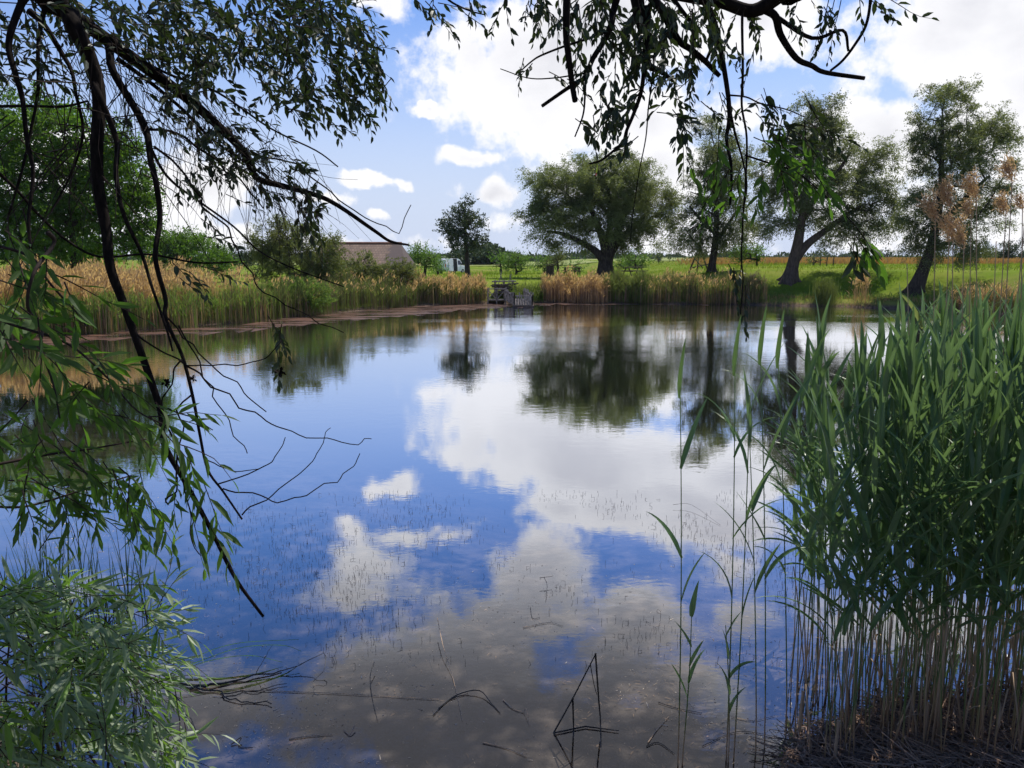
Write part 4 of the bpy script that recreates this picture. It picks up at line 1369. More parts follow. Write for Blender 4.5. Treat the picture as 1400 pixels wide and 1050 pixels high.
# lower boughs of the same tree, close by at the left, fresh leaves
tw = Twigs(202)
LOW = [
    ([(66, 318), (63, 330), (54, 373), (50, 416), (54, 451), (61, 480), (70, 525), (82, 572)], 2.1, 2.0, 3.4, 1.2),
    ([(-30, 330), (30, 350), (72, 385), (100, 430), (118, 446)], 2.3, 2.3, 2.6, 1.0),
    ([(-30, 420), (30, 440), (90, 470), (150, 520), (190, 560), (235, 585)], 2.2, 2.4, 2.6, 1.0),
    ([(-30, 640), (60, 625), (130, 610), (200, 600)], 2.3, 2.6, 2.6, 1.0),
    ([(-30, 690), (40, 690), (120, 668), (180, 650)], 2.3, 2.6, 2.4, 1.0),
]
for k, (pts, d0, d1, r0, r1) in enumerate(LOW):
    b = MB()
    Q = pix3(pts, d0, d1, 5, .004, 140 + k)
    b.tube(Q, taper(len(Q), r0 * d0 / F, r1 * d1 / F, .7), 6)
    b.build('branch', M['twig'], wl, o, smooth=True)
dl = ((.5, .1, -.7), (.7, 0, -.4), (.2, 0, -.9))
region(tw, 60, 400, 60, 46, 8, (1.9, 2.5), 42, 8, dl, .4, 110, wl=.27)
region(tw, 40, 480, 60, 50, 8, (1.9, 2.4), 46, 8, dl, .4, 120, wl=.30)
region(tw, 110, 505, 50, 40, 7, (2.0, 2.5), 42, 9, dl, .4, 110, wl=.26)
region(tw, 190, 580, 60, 34, 7, (2.1, 2.6), 40, 8, ((.8, 0, -.5),), .35, 105, wl=.22)
region(tw, 60, 610, 70, 50, 12, (2.0, 2.7), 36, 9, dl, .5, 110, wl=.24)
region(tw, 130, 660, 70, 40, 11, (2.1, 2.7), 34, 9, dl, .5, 100, wl=.24)
region(tw, 40, 700, 60, 30, 8, (2.0, 2.6), 36, 9, dl, .5, 100, wl=.24)
region(tw, 20, 340, 50, 40, 6, (2.0, 2.6), 34, 8, dl, .5, 90, wl=.26)
region(tw, 245, 670, 50, 40, 4, (2.6, 3.0), 34, 8, ((.5, 0, -.8),), .4, 95, wl=.24)
region(tw, 205, 715, 40, 18, 3, (2.6, 3.0), 34, 8, ((.3, 0, -.9),), .4, 90, wl=.26)
region(tw, 290, 715, 30, 26, 3, (2.7, 3.0), 42, 7, ((.2, 0, -1),), .3, 95, wl=.22)
region(tw, 262, 600, 20, 30, 2, (2.6, 2.9), 34, 6, ((.6, 0, -.7),), .3, 80, wl=.22)
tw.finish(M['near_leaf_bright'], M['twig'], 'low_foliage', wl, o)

# ---- willow at the right
o = np.array([4.3, 1.7, zat(4.3, 1.7)])
wr = empty('willow_tree', o, 'near willow on the right whose leafy boughs hang from the top of the view', 'tree', 'near willows over the bank')
tr = MB()
Q = catmull([o - [0, 0, .3], o + [0, .1, .9], o + [-.15, .4, 2.0], o + [-.5, .8, 3.0], o + [-1.0, 1.4, 3.8]], 5)
tr.tube(Q, taper(len(Q), .28, .12), 12)
crotch = Q[-1]
Q = catmull([o + [-.15, .4, 2.0], o + [.4, .3, 3.2], o + [.8, .1, 4.6]], 5)
tr.tube(Q, taper(len(Q), .17, .06), 9)
tr.build('trunk', M['bark_near'], wr, o, smooth=True)
RIGHT = [
    ([(1110, -30), (1070, -8), (1030, 14), (985, 4), (940, -4), (890, -14)], 3.6, 3.6, 10.5, 7),
    ([(1045, 12), (1057, 24), (1068, 46), (1087, 80), (1110, 90), (1133, 98), (1182, 107)], 3.6, 3.7, 6, 2.6),
    ([(1135, 97), (1150, 82), (1166, 66), (1184, 36), (1190, -4), (1186, -20)], 3.68, 3.6, 1.6, 2.2),
    ([(1060, 22), (1110, 52), (1150, 44), (1160, 70)], 3.7, 3.7, 3.2, 1.6),
    ([(777, -20), (776, 0), (774, 30), (774, 51), (776, 70), (778, 86), (783, 112), (786, 138)], 3.5, 3.4, 5.5, 3.6),
    ([(880, -14), (900, 14), (927, 51), (945, 68), (963, 83), (978, 98), (984, 104)], 3.6, 3.6, 6, 3),
    ([(962, 0), (976, 30), (990, 60), (994, 126), (996, 160), (998, 189), (1000, 220), (1002, 251), (998, 280)], 3.6, 3.4, 4.4, 1.4),
    ([(1018, 10), (1016, 24), (1014, 98), (1015, 140), (1018, 189), (1020, 251), (1018, 291), (1012, 350), (1016, 385), (1012, 430)], 3.5, 3.4, 2.2, .8),
    ([(996, 140), (1004, 180), (1014, 215), (1022, 250), (1018, 280)], 3.5, 3.5, 2, .9),
    ([(846, -10), (841, 12), (836, 36), (825, 59), (812, 82), (801, 102), (790, 112), (770, 122), (741, 145)], 3.5, 3.5, 5, 2.2),
    ([(838, 40), (801, 55), (770, 65), (739, 75), (726, 84), (713, 96)], 3.5, 3.5, 2.2, .9),
    ([(801, 100), (754, 106), (720, 106), (684, 94)], 3.5, 3.5, 1.2, .6),
    ([(888, 50), (880, 92), (876, 126), (868, 155), (858, 180), (849, 193), (836, 210), (820, 221), (806, 224)], 3.5, 3.4, 3.4, 1.3),
    ([(858, 172), (856, 200), (850, 220)], 3.45, 3.4, 1.6, 1.0),
    ([(801, 90), (800, 130), (796, 158), (786, 187)], 3.5, 3.4, 1.8, 1.0),
    ([(880, 10), (884, 40), (886, 84), (902, 100), (920, 110)], 3.6, 3.6, 9, 2),
    ([(870, -10), (880, 30), (888, 60)], 3.6, 3.6, 10, 5),
    ([(895, 60), (893, 100), (886, 150), (880, 190), (872, 240), (866, 300), (862, 330)], 3.5, 3.4, 1.4, .5),
    ([(994, 130), (1020, 131), (1041, 141), (1070, 152), (1100, 160)], 3.5, 3.5, 1.4, .7),
    ([(1018, 212), (1050, 226), (1080, 236), (1110, 250), (1160, 300), (1188, 335)], 3.5, 3.5, 1.5, .6),
    ([(600, -20), (612, 0), (640, 12), (662, 20)], 3.6, 3.6, 2, .8),
    ([(945, 66), (952, 40), (930, 10), (915, -10)], 3.6, 3.6, 2.6, 2.6),
    ([(960, 0), (978, 20), (972, 60), (965, 84)], 3.6, 3.6, 3, 2),
]
for k, (pts, d0, d1, r0, r1) in enumerate(RIGHT):
    b = MB()
    Q = pix3(pts, d0, d1, 5, .003, 300 + k)
    b.tube(Q, taper(len(Q), r0 * d0 / F, r1 * d1 / F, .8), 8 if r0 > 3 else 5)
    if k == 0:
        C = catmull([crotch, (crotch + Q[0]) / 2 + [0, 0, .15], Q[0], Q[2]], 5)
        b.tube(C, taper(len(C), .10, .045), 9)
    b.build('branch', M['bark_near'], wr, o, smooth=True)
tw = Twigs(203)
dd = ((.1, 0, -1), (-.4, 0, -.8), (.4, 0, -.8))
region(tw, 860, 20, 130, 34, 55, (3.2, 4.0), 16, 10, dd, .35, 70, wl=.42)
region(tw, 950, 20, 60, 40, 13, (3.2, 4.0), 16, 10, dd, .35, 70, wl=.42)
region(tw, 835, 110, 45, 60, 16, (3.3, 3.7), 16, 10, dd, .3, 65, wl=.42)
region(tw, 838, 180, 34, 26, 7, (3.3, 3.6), 17, 9, dd, .35, 60, wl=.42)
region(tw, 880, 85, 34, 40, 9, (3.3, 3.8), 16, 9, dd, .3, 60, wl=.42)
region(tw, 935, 110, 26, 50, 9, (3.3, 3.7), 16, 10, dd, .3, 65, wl=.42)
region(tw, 925, 180, 24, 28, 5, (3.3, 3.6), 17, 9, dd, .3, 60, wl=.42)
region(tw, 700, 12, 60, 22, 8, (3.4, 3.8), 14, 9, dd, .35, 60, wl=.42)
region(tw, 612, 12, 34, 18, 5, (3.4, 3.8), 14, 9, ((.6, 0, -.6),), .3, 60, wl=.42)
region(tw, 660, 20, 20, 20, 3, (3.4, 3.8), 13, 8, ((.6, 0, -.6),), .3, 50, wl=.42)
region(tw, 708, 102, 14, 16, 3, (3.4, 3.6), 11, 7, ((-.3, 0, -.8),), .3, 36, wl=.42)
region(tw, 780, 110, 20, 24, 3, (3.4, 3.6), 14, 7, dd, .35, 45, wl=.42)
region(tw, 1000, 60, 30, 40, 4, (3.4, 3.7), 14, 8, dd, .35, 55, wl=.42)
region(tw, 985, 150, 20, 34, 4, (3.4, 3.6), 14, 9, dd, .3, 55, wl=.42)
region(tw, 1090, 22, 70, 24, 11, (3.4, 3.9), 14, 9, ((.6, 0, -.6), (0, 0, -1)), .4, 60, wl=.42)
region(tw, 1190, 8, 40, 10, 4, (3.4, 3.8), 14, 8, ((.6, 0, -.3),), .4, 55, wl=.42)
region(tw, 1085, 165, 50, 34, 13, (3.3, 3.6), 18, 10, ((.8, 0, -.2), (.5, 0, .3), (.4, 0, -.7)), .35, 70, wl=.42)
region(tw, 1030, 145, 26, 14, 3, (3.4, 3.6), 13, 8, ((.8, 0, .2),), .3, 50, wl=.42)
region(tw, 1170, 335, 18, 14, 3, (3.3, 3.5), 26, 6, ((.4, 0, -.9),), .3, 50)
region(tw, 1015, 385, 8, 40, 4, (3.3, 3.5), 14, 9, ((.1, 0, -1),), .2, 55, wl=.42)
region(tw, 980, 260, 34, 24, 4, (3.4, 3.6), 14, 9, dd, .35, 60, wl=.42)
overhead(tw, .2, 6.5, -3, 7.0, 4.7, 7.5, 300)
overhead(tw, 3.0, 8.0, 5.0, 12.0, 6.8, 9.0, 60)  # unseen too, kept sparse so some sun reaches the reeds
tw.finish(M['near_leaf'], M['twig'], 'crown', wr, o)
tw = Twigs(204)
region(tw, 1080, 235, 50, 44, 16, (3.2, 3.5), 24, 9, ((.6, 0, -.5), (.2, 0, -.9)), .4, 75, wl=.3)
region(tw, 975, 240, 34, 40, 7, (3.2, 3.5), 26, 8, dd, .35, 70, wl=.28)
region(tw, 1184, 338, 12, 10, 3, (3.3, 3.5), 34, 4, ((.4, 0, -.9),), .3, 45)
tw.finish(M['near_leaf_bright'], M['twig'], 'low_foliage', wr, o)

# fishing float caught in a twig
c = at(816, 232, 3.4)
fl = empty('fishing_float', c, 'slim yellow and red fishing float dangling from a twig before the broad willow', 'fishing float')
m = MB(); ax = np.array([.0035, 0, .022])
m.tube([c - ax * .6, c - ax * .2, c + ax * .4, c + ax * 1.1], [.0018, .0034, .0026, .0010], 8); m.build('float_body', M['yellow_plastic'], fl, c)
m = MB(); m.tube([c - ax * 1.15, c - ax * .9, c - ax * .6], [.0014, .0035, .0020], 8); m.build('float_tip', M['red_plastic'], fl, c)
m = MB(); m.tube([c + ax * 1.1, at(818, 222.5, 3.4)], [.0004, .0004], 4); m.build('line', M['grey_metal'], fl, c)

# ------------------------------------------------------------------ the silver leaved shrub, cattail sedge at lower left
o = on(60, 1040, .05)
o[2] = zat(o[0], o[1])
sh = empty('sallow_shrub', o, 'dense silvery green willow shrub growing on the bank at the lower left', 'shrub')
tw = Twigs(205)
rg = tw.rng
st = MB()
roots = []
for k in range(34):
    b = o + np.array([rg.uniform(-1.1, .5), rg.uniform(-.5, .5), -.05])
    px, py = rg.uniform(-60, 190), rg.uniform(800, 1010)
    e = at(px, py, rg.uniform(2.8, 3.6))
    if e[2] < .15:
        e[2] = .15 + rg.random() * .2
    mid = (b + e) / 2 + [0, 0, .15]
    Q = catmull([b, mid, e], 6)
    st.tube(Q, taper(len(Q), .009, .0025), 5)
st.build('stem', M['twig'], sh, o)
dl = ((.8, .1, .15), (.6, .1, -.4), (.3, .1, .6), (.9, 0, -.1), (-.3, 0, .2))
region(tw, 55, 890, 112, 90, 46, (2.7, 3.5), 56, 12, dl, .45, 120, wl=.155, droop=.4, power=.6)
region(tw, 60, 1000, 140, 60, 36, (2.6, 3.3), 56, 12, dl, .45, 120, wl=.155, droop=.4, power=.6)
region(tw, 30, 820, 60, 30, 16, (2.8, 3.4), 42, 10, dl, .45, 110, wl=.15, droop=.4)
region(tw, 150, 880, 80, 50, 26, (2.8, 3.4), 38, 11, ((.9, 0, .05), (.8, 0, -.3)), .4, 110, wl=.17)
region(tw, 190, 815, 40, 34, 11, (2.8, 3.3), 36, 10, ((.5, 0, .6), (.8, 0, .2)), .4, 100, wl=.2)
region(tw, 205, 920, 50, 26, 10, (2.9, 3.4), 34, 10, ((.9, 0, 0),), .35, 100, wl=.15)
region(tw, 215, 1000, 60, 40, 14, (2.7, 3.2), 46, 8, ((.8, 0, -.4), (.6, 0, -.8)), .35, 120, wl=.18)
tw.finish(M['sallow'], M['twig'], 'foliage', sh, o)

rg = np.random.default_rng(206)
def ground_px(px, py):
    p = on(px, py, 0)
    for _ in range(4):
        p = on(px, py, max(0.0, zat(p[0], p[1])))
    return p

for k in range(46):
    px, py = rg.uniform(10, 205), rg.uniform(815, 905)
    p = ground_px(px, py)
    tx, ty = px + rg.normal() * 22, rg.uniform(655, 790)
    h = at(tx, ty, p[1])[2] - p[2]
    m = MB()
    a = rg.uniform(0, 6.28, 3)
    hh = max(.35, h) * rg.uniform(.75, 1.0, 3)
    m.blades(np.repeat([p], 3, 0) + rg.normal(size=(3, 3)) * [.02, .02, 0], np.stack([np.cos(a), np.sin(a)], 1), math.pi / 2 - rg.uniform(.02, .22, 3), hh, rg.uniform(.008, .014, 3), rg.uniform(0, .35, 3), 0, 6)
    tag(m.build('sedge_plant', M['sedge'], origin=(p[0], p[1], p[2])), 'thin dark upright sedge plant in the clump behind the silvery shrub', 'sedge', 'sedge plants behind the silvery shrub')

# ------------------------------------------------------------------ near reeds
def reed_mesh(rng, H, nleaf, first=.40, erect=1.0, Lw=(.38, .64), wd=(.034, .054), r=.0042, lean=.05, heading=None, topspear=True):
    """returns stem mesh builder and leaf mesh builder, foot at the origin"""
    a = rng.uniform(0, 6.28)
    cv = rng.uniform(0, lean) * H
    t = np.linspace(0, 1, 8)
    P = np.stack([np.cos(a) * cv * t ** 2 + .006 * np.sin(t * 9 + a), np.sin(a) * cv * t ** 2, H * .86 * t], 1)
    st = MB()
    P[0, 2] = -.12
    st.tube(P, taper(8, r, r * .4), 6)
    lf = MB()
    az0 = rng.uniform(0, 6.28) if heading is None else heading
    f = np.linspace(first, .985, nleaf)
    i = np.minimum((f * 7).astype(int), 6)
    Q = P[i] + (P[i + 1] - P[i]) * (f * 7 - i)[:, None]
    aa = az0 + math.pi * (np.arange(nleaf) % 2) + rng.normal(size=nleaf) * .5
    e0 = rng.uniform(.70, 1.2, nleaf) + (f > .85) * .25
    dr = rng.uniform(.35, 2.3, nleaf) * (1.2 - f * .85) * (2 - erect)
    L = rng.uniform(*Lw, nleaf) * (.75 + .5 * np.sin(math.pi * np.clip(f, 0, 1) ** 1.4) * .8)
    W = rng.uniform(*wd, nleaf)
    lf.blades(Q, np.stack([np.cos(aa), np.sin(aa)], 1), np.minimum(e0 + (erect - 1) * .3, 1.54), L, W, dr, 0, 8, rng.normal(size=nleaf) * .5)
    if topspear:
        lf.blades(P[-1:], np.array([[math.cos(az0), math.sin(az0)]]), 1.5, rng.uniform(.30, .42), wd[1] * .8, .12, 0, 7)
    return st, lf


rg = np.random.default_rng(301)
DENSE = 'green common reed with arching leaves in the dense stand at the right bank'
protos = []
for k in range(16):
    st, lf = reed_mesh(rg, rg.uniform(2.35, 2.75), int(rg.integers(6, 9)), erect=1.15)
    s = st.build('common_reed', M['cane'], smooth=True)
    l = lf.build('foliage', M['reed_leaf'], s)
    protos.append((s, l))
spots = []
tries = 0
while len(spots) < 215 and tries < 40000:
    tries += 1
    # footprint of the stand: on the water's edge at the right
    u, v = rg.random(), rg.random() ** 1.25
    py = 1045 - 190 * v
    px = 1056 + 424 * u ** 1.12 + 26 * v
    if py > 990 and px < 1120:
        continue
    p = ground_px(px, py)
    if rg.random() > np.interp(px, [1065, 1110, 1180, 1260, 1330], [.62, .85, .85, .95, 1]):
        continue
    spots.append((px, py, p))
for i, (px, py, p) in enumerate(spots):
    s0, l0 = protos[i % 16]
    if i < 16:
        s, l = s0, l0
    else:
        s, l = s0.copy(), l0.copy()
        COL.objects.link(s); COL.objects.link(l)
        l.parent = s
    s.location = (p[0], p[1], p[2])
    top = np.interp(px, [1060, 1100, 1180, 1300, 1400, 1480], [470, 415, 400, 385, 372, 365]) + rg.normal() * 22
    want = at(px, top, p[1])[2] - p[2]
    k = want / 2.75 * rg.uniform(.86, 1.04)
    s.scale = (1, 1, k)
    s.rotation_euler = (rg.normal() * .05, rg.normal() * .05, rg.uniform(0, 6.28))
    tag(s, DENSE, 'reed', 'reeds in the dense stand')

# the rest of the stand further back and to the right: nobody could count it
bk = [MB(), MB()]
for k in range(60):
    if k < 25:
        px, py = rg.uniform(1190, 1480), rg.uniform(800, 880)
    else:
        px, py = rg.uniform(1200, 1520), rg.uniform(700, 820)
    p = ground_px(px, py)
    top = np.interp(px, [1060, 1100, 1180, 1300, 1400, 1480], [480, 425, 410, 400, 392, 385]) + rg.normal() * 16
    H = (at(px, top, p[1])[2] - p[2])
    st, lf = reed_mesh(rg, max(1.2, H), int(rg.integers(6, 9)), r=.0038)
    for src, dst in ((st, bk[0]), (lf, bk[1])):
        for v in src.v:
            v += p
        off = dst.nv
        dst.v += src.v
        dst.f += [(f + off, 0) for f, _ in src.f]
        dst.nv += src.nv
allr = MB()
for j, b in enumerate(bk):
    off = allr.nv
    allr.v += b.v
    allr.f += [(f + off, j) for f, _ in b.f]
    allr.nv += b.nv
tag(allr.build('reeds', [M['cane'], M['reed_leaf']]), 'packed back rows of the dense green reed stand', 'reeds', kind='stuff')

# straw coloured dead canes and broken stubble at the foot of the stand
dp = []
for k in range(10):
    m = MB()
    h = rg.uniform(.45, 1.25)
    a = rg.uniform(0, 6.28)
    m.tube([(0, 0, -.1), (.02 * math.cos(a), .02 * math.sin(a), h * .5), (.05 * math.cos(a), .05 * math.sin(a), h)], [.0058, .0052, .0042], 6)
    if k % 2:
        m.blades(np.array([[.02, 0, h * .5]]), np.array([[math.cos(a), math.sin(a)]]), 1.2, .22, .014, 1.8, 0, 5)
    dp.append(m.build('dead_reed_cane', M['straw'], smooth=True))
for i in range(120):
    s = dp[i] if i < 10 else dp[i % 10].copy()
    if i >= 10:
        COL.objects.link(s)
    px, py = 1090 + 350 * rg.random() ** .6, rg.uniform(900, 1042)
    p = ground_px(px, py)
    s.location = (p[0], p[1], p[2])
    s.scale = (1, 1, rg.uniform(.6, 1.0))
    s.rotation_euler = (rg.normal() * .09, rg.normal() * .09, rg.uniform(0, 6.28))
    tag(s, 'straw coloured dead reed cane among the feet of the green reeds', 'dead reed', 'dead canes in the reed stand')

# open fringe left of the stand: single stems one can tell apart
FR = [  # foot px, py, top py, top shift px, leaves, label
    (927, 1046, 470, 3, [(.955, 0), (.80, 1), (.57, -1), (.45, 1)], 'lone reed farthest out on the left, spear leaf on a bare dark stem'),
    (993, 1040, 440, 12, [(.96, 0), (.82, -1), (.78, 1), (.58, 1), (.42, -1)], 'tall bare stemmed reed, second one in from the lone reed'),
    (1003, 1036, 480, 22, [(.95, 1), (.80, -1), (.66, 1), (.40, 1)], 'reed crossing close behind the second stem of the open fringe'),
    (1034, 1030, 520, -10, [(.95, -1), (.75, 1), (.6, -1), (.5, 1)], 'lower reed of the open fringe with a folded leaf halfway up'),
    (1046, 1024, 425, -6, [(.96, 0), (.84, -1), (.72, 1), (.55, -1), (.45, 1)], 'straight tall reed in the middle of the open fringe'),
    (1076, 1000, 430, -12, [(.96, 0), (.86, -1), (.78, 1), (.66, -1), (.54, 1), (.44, -1)], 'tall reed right at the edge of the dense stand, last of the open fringe'),
    (1088, 990, 470, 6, [(.95, 1), (.84, -1), (.7, 1), (.6, -1), (.5, 1)], 'shorter leaning reed touching the left side of the dense stand'),
    (932, 1044, 800, 14, [(.9, 1), (.72, -1), (.6, 1), (.5, 1), (.4, -1)], 'short leafy reed shoot at the foot of the lone reed'),
    (996, 1042, 835, -4, [(.92, 1), (.76, -1), (.6, 1), (.5, -1), (.36, 1)], 'short leafy shoot at the foot of the second stem'),
]
for k, (fx, fy, ty, shx, lv, lab) in enumerate(FR):
    p = ground_px(fx, fy)
    e = at(fx + shx, ty + (60 if ty < 700 else 20), p[1] + rg.normal() * .05)
    root = empty('common_reed', p, lab, 'reed', 'single reeds of the open fringe')
    t = np.linspace(0, 1, 9)[:, None]
    P = p * (1 - t) + e * t + np.c_[np.sin(t[:, 0] * math.pi) * .012, np.zeros(9), np.zeros(9)]
    P[0, 2] -= .12
    m = MB(); m.tube(P, taper(9, .0046, .0024), 6); m.build('cane', M['cane'], root, p, smooth=True)
    Ht = e[2] - p[2]
    for (f, side) in lv:
        i = min(int(f * 8), 7)
        q = P[i] + (P[i + 1] - P[i]) * (f * 8 - i)
        m = MB()
        L = rg.uniform(.28, .42) if ty < 700 else rg.uniform(.14, .24)
        if side == 0:
            m.blades(P[-1:] - [0, 0, .06], np.array([[1., .3]]), 1.53, (at(fx, ty, p[1])[2] - e[2]) + .10, .046, .08, 0, 8, .3)
        else:
            m.blades(q[None], np.array([[side, rg.normal() * .5]]), rg.uniform(1.05, 1.45), L * 1.15, rg.uniform(.030, .044), rg.uniform(.1, 1.5 if f < .9 else .3), 0, 8, rg.normal() * .6)
        m.build('leaf', M['reed_leaf'], root, p)

# old flowering canes with rusty plumes above the stand
for k, (fx, tx, ty, D, pl) in enumerate([(1284, 1279, 290, 5.2, 1), (1290, 1300, 272, 5.3, 1), (1306, 1303, 318, 5.1, 1), (1318, 1318, 325, 5.2, 1), (1330, 1335, 262, 5.4, 1), (1322, 1328, 290, 5.6, .6), (1352, 1376, 285, 5.3, .7),
                                         (1368, 1384, 240, 5.0, .8), (1390, 1412, 215, 4.9, 0), (1372, 1402, 290, 5.1, 0), (1262, 1240, 360, 5.4, 0), (1340, 1362, 330, 5.6, 0), (1405, 1398, 280, 5.5, .5)]):
    b = at(fx, 760, D + .4)
    b[2] = max(0, zat(b[0], b[1]))
    e = at(tx, ty, D)
    labs = ['old straw cane with a drooping rusty plume above the reeds', 'bare straw cane rising above the reeds without a plume']
    root = empty('plumed_cane', b, labs[0] if pl else labs[1], 'dead reed', 'old plumed canes above the stand' if pl else 'old bare canes above the stand')
    m = MB()
    Q = catmull([b, b * .5 + e * .5 + [rg.normal() * .02, 0, 0], e], 6)
    m.tube(Q, taper(len(Q), .0055, .0028), 5)
    m.build('cane', M['straw'], root, b, smooth=True)
    if pl:
        n = int(420 * pl)
        t = rg.random(n) ** .8
        ax = nrm(e - Q[-4])
        sd = np.array([-.35, 0, -.35])
        P = e + ax * (-.05 + .20 * t)[:, None] * pl + sd * (.28 * t * rg.random(n))[:, None] * pl + rg.normal(size=(n, 3)) * .014
        A = ax + sd * 1.2 + rg.normal(size=(n, 3)) * .45
        m = MB()
        m.kites(P, A, rg.uniform(.02, .045, n), .006, rg)
        m.tube([e - ax * .05 * pl, e + ax * .10 * pl + sd * .08 * pl, e + ax * .15 * pl + sd * .2 * pl], [.0015, .001, .0006], 4)
        m.build('plume', M['plume'], root, b)

# ------------------------------------------------------------------ on and in the shallow water
n = 3000
px = rg.uniform(190, 1120, 3 * n)
py = 672 + 240 * rg.random(3 * n) ** 1.15
P = np.array([on(a, b, 0) for a, b in zip(px, py)])
den = np.clip(.25 + 1.5 * wob(P[:, 0] * 1.3 + 3, P[:, 1] * 1.1) * (1 + .5 * wob(P[:, 0] * 4, P[:, 1] * 3.4)), .02, 1) * np.clip((930 - py) / 130, 0, 1) * np.clip(.35 + (px - 180) / 420, .3, 1)
keep = (rg.random(3 * n) < den) & (shore_d(P[:, 0], P[:, 1]) < -.3)
P = P[keep][:n]
m = MB()
h = rg.uniform(.010, .036, len(P)) * rg.choice([.6, 1, 1.35], len(P))
tip = P + np.c_[rg.normal(size=(len(P), 2)) * .35 * h[:, None], h]
m.frusta(P - [0, 0, .04], tip, np.full(len(P), .0019), np.full(len(P), .0010), 4)
b = rg.random(len(P)) < .2
m.frusta(tip[b], tip[b] + np.c_[rg.normal(size=(b.sum(), 2)) * .02, rg.normal(size=b.sum()) * .006], np.full(b.sum(), .0016), np.full(b.sum(), .001), 4)
tag(m.build('water_stubble', M['wet_black']), 'tiny dark shoots pricking through the shallow water', 'water plants', kind='stuff')

# little floating flecks and drowned straw: uncountable litter
n = 10500
px = rg.uniform(150, 1130, n)
py = 770 + 290 * rg.random(n)
P = np.array([on(a, b, 0) for a, b in zip(px, py)])
w8 = np.clip(.18 + 1.2 * wob(P[:, 0] * 2.2, P[:, 1] * 2.4 + 1), .03, 1)
keep = (rg.random(n) < w8) & (shore_d(P[:, 0], P[:, 1]) < -.05)
P = P[keep]
mat2 = np.array([on(a, b, 0) for a, b in zip(rg.uniform(20, 235, 1500), 712 + 22 * rg.normal(size=1500))])
P = np.concatenate([P, mat2[shore_d(mat2[:, 0], mat2[:, 1]) < -.05]])
P[:, 2] = rg.choice([.003, -.012, -.02], len(P), p=[.35, .35, .3])
a = rg.uniform(0, 6.28, len(P))
L = rg.uniform(.005, .019, len(P)) * rg.choice([.7, 1, 3.2], len(P), p=[.55, .38, .07])
m = MB()
E = P + np.c_[np.cos(a) * L, np.sin(a) * L, rg.normal(size=len(P)) * .002]
m.frusta(P, E, rg.uniform(.0010, .0022, len(P)), rg.uniform(.0008, .0014, len(P)), 4)
tag(m.build('floating_debris', mat_island('pale_fleck', (.20, .14, .09), (.75, .66, .54), .6, .3)), 'pale flecks and straw bits drifting on the shallow water', 'debris', kind='stuff')
# dead leaves and stalk pieces lying on the pond bed
n = 5200
px = rg.uniform(150, 1130, n)
py = 800 + 290 * rg.random(n)
P = np.array([on(a, b, -.08) for a, b in zip(px, py)])
P = P[(shore_d(P[:, 0], P[:, 1]) < -.02) & (rg.random(n) < np.clip(.35 + wob(P[:, 0] * 2.9 + 1, P[:, 1] * 2.6), .08, 1))]
P[:, 2] = height(P[:, 0], P[:, 1]) + .008
m = MB()
a = rg.uniform(0, 6.28, len(P))
nA = np.c_[np.cos(a), np.sin(a), rg.normal(size=len(P)) * .12]
m.leaves(P, nA, np.tile([0, 0, 1.], (len(P), 1)) + rg.normal(size=(len(P), 3)) * .25, rg.uniform(.02, .07, len(P)), rg.uniform(.006, .018, len(P)), rg.uniform(-.2, .3, len(P)))
tag(m.build('sunken_leaves', mat_leaf('rotten_leaf', (.04, .028, .02), (.42, .30, .20), 0, .8, .1)), 'rotten leaves and stalk pieces lying on the muddy pond bed', 'dead leaves', kind='stuff')

# rotting straw litter on the mud under the reeds
n = 5200
px = 1040 + 420 * rg.random(n)
py = 940 + 120 * rg.random(n)
P = np.array([ground_px(a, b) for a, b in zip(px[:1300], py[:1300])])
P = np.repeat(P, 4, 0) + rg.normal(size=(5200, 3)) * [.12, .12, 0]
d = shore_d(P[:, 0], P[:, 1])
P = P[d > -.18]
P[:, 2] = np.maximum(height(P[:, 0], P[:, 1]), 0) + rg.uniform(.0, .05, len(P))
a = rg.uniform(0, 6.28, len(P))
L = rg.uniform(.05, .32, len(P))
E = P + np.c_[np.cos(a) * L, np.sin(a) * L, rg.normal(size=len(P)) * .03]
m = MB()
m.frusta(P, E, np.full(len(P), .0034), np.full(len(P), .0024), 4)
tag(m.build('reed_litter', M['straw_wet']), 'tangle of rotting straw litter on the mud under the reeds', 'litter', kind='stuff')


def stalk(name, pts, z, r, mat, label, cat, group=None, k=5):
    """a loose stalk; pts (px, py, lift above the water)"""
    P = np.array([on(p[0], p[1], z + (p[2] if len(p) > 2 else 0)) for p in pts])
    m = MB()
    Q = catmull(P, 4)
    m.tube(Q, taper(len(Q), r * .72, r * .4), k)
    return tag(m.build(name, mat, origin=P[0]), label, cat, group)


# the reed folded into a triangle
D = on(757, 1002, 0)[1]
root = empty('broken_reed', on(757, 1002, 0), 'dark broken reed folded into a sharp triangle above the water', 'broken reed')
ob = on(757, 1002, 0)
for pts in ([(757, 1002), (783, 955), (815, 893)], [(814, 893), (818, 950), (821, 990), (822, 1062)], [(783, 955), (784, 1000), (783, 1062)], [(757, 1002), (765, 1022), (775, 1040)], [(807, 908), (812, 935), (816, 950)]):
    m = MB()
    Q = catmull([at(p[0], p[1], D - .35 * max(0, (p[1] - 1002)) / 60) for p in pts], 4)
    m.tube(Q, taper(len(Q), .0062 if len(pts) > 2 and pts[0][0] != 807 else   .003, .0042 if pts[0][0] != 807 else .002), 5)
    m.build('stalk', M['wet_black'], root, ob)
m = MB()
m.tube([on(757, 1002, .01), on(800, 993, .01), on(846, 999, .01)], [.006, .005, .003], 5)
m.build('stalk', M['wet_black'], root, ob)

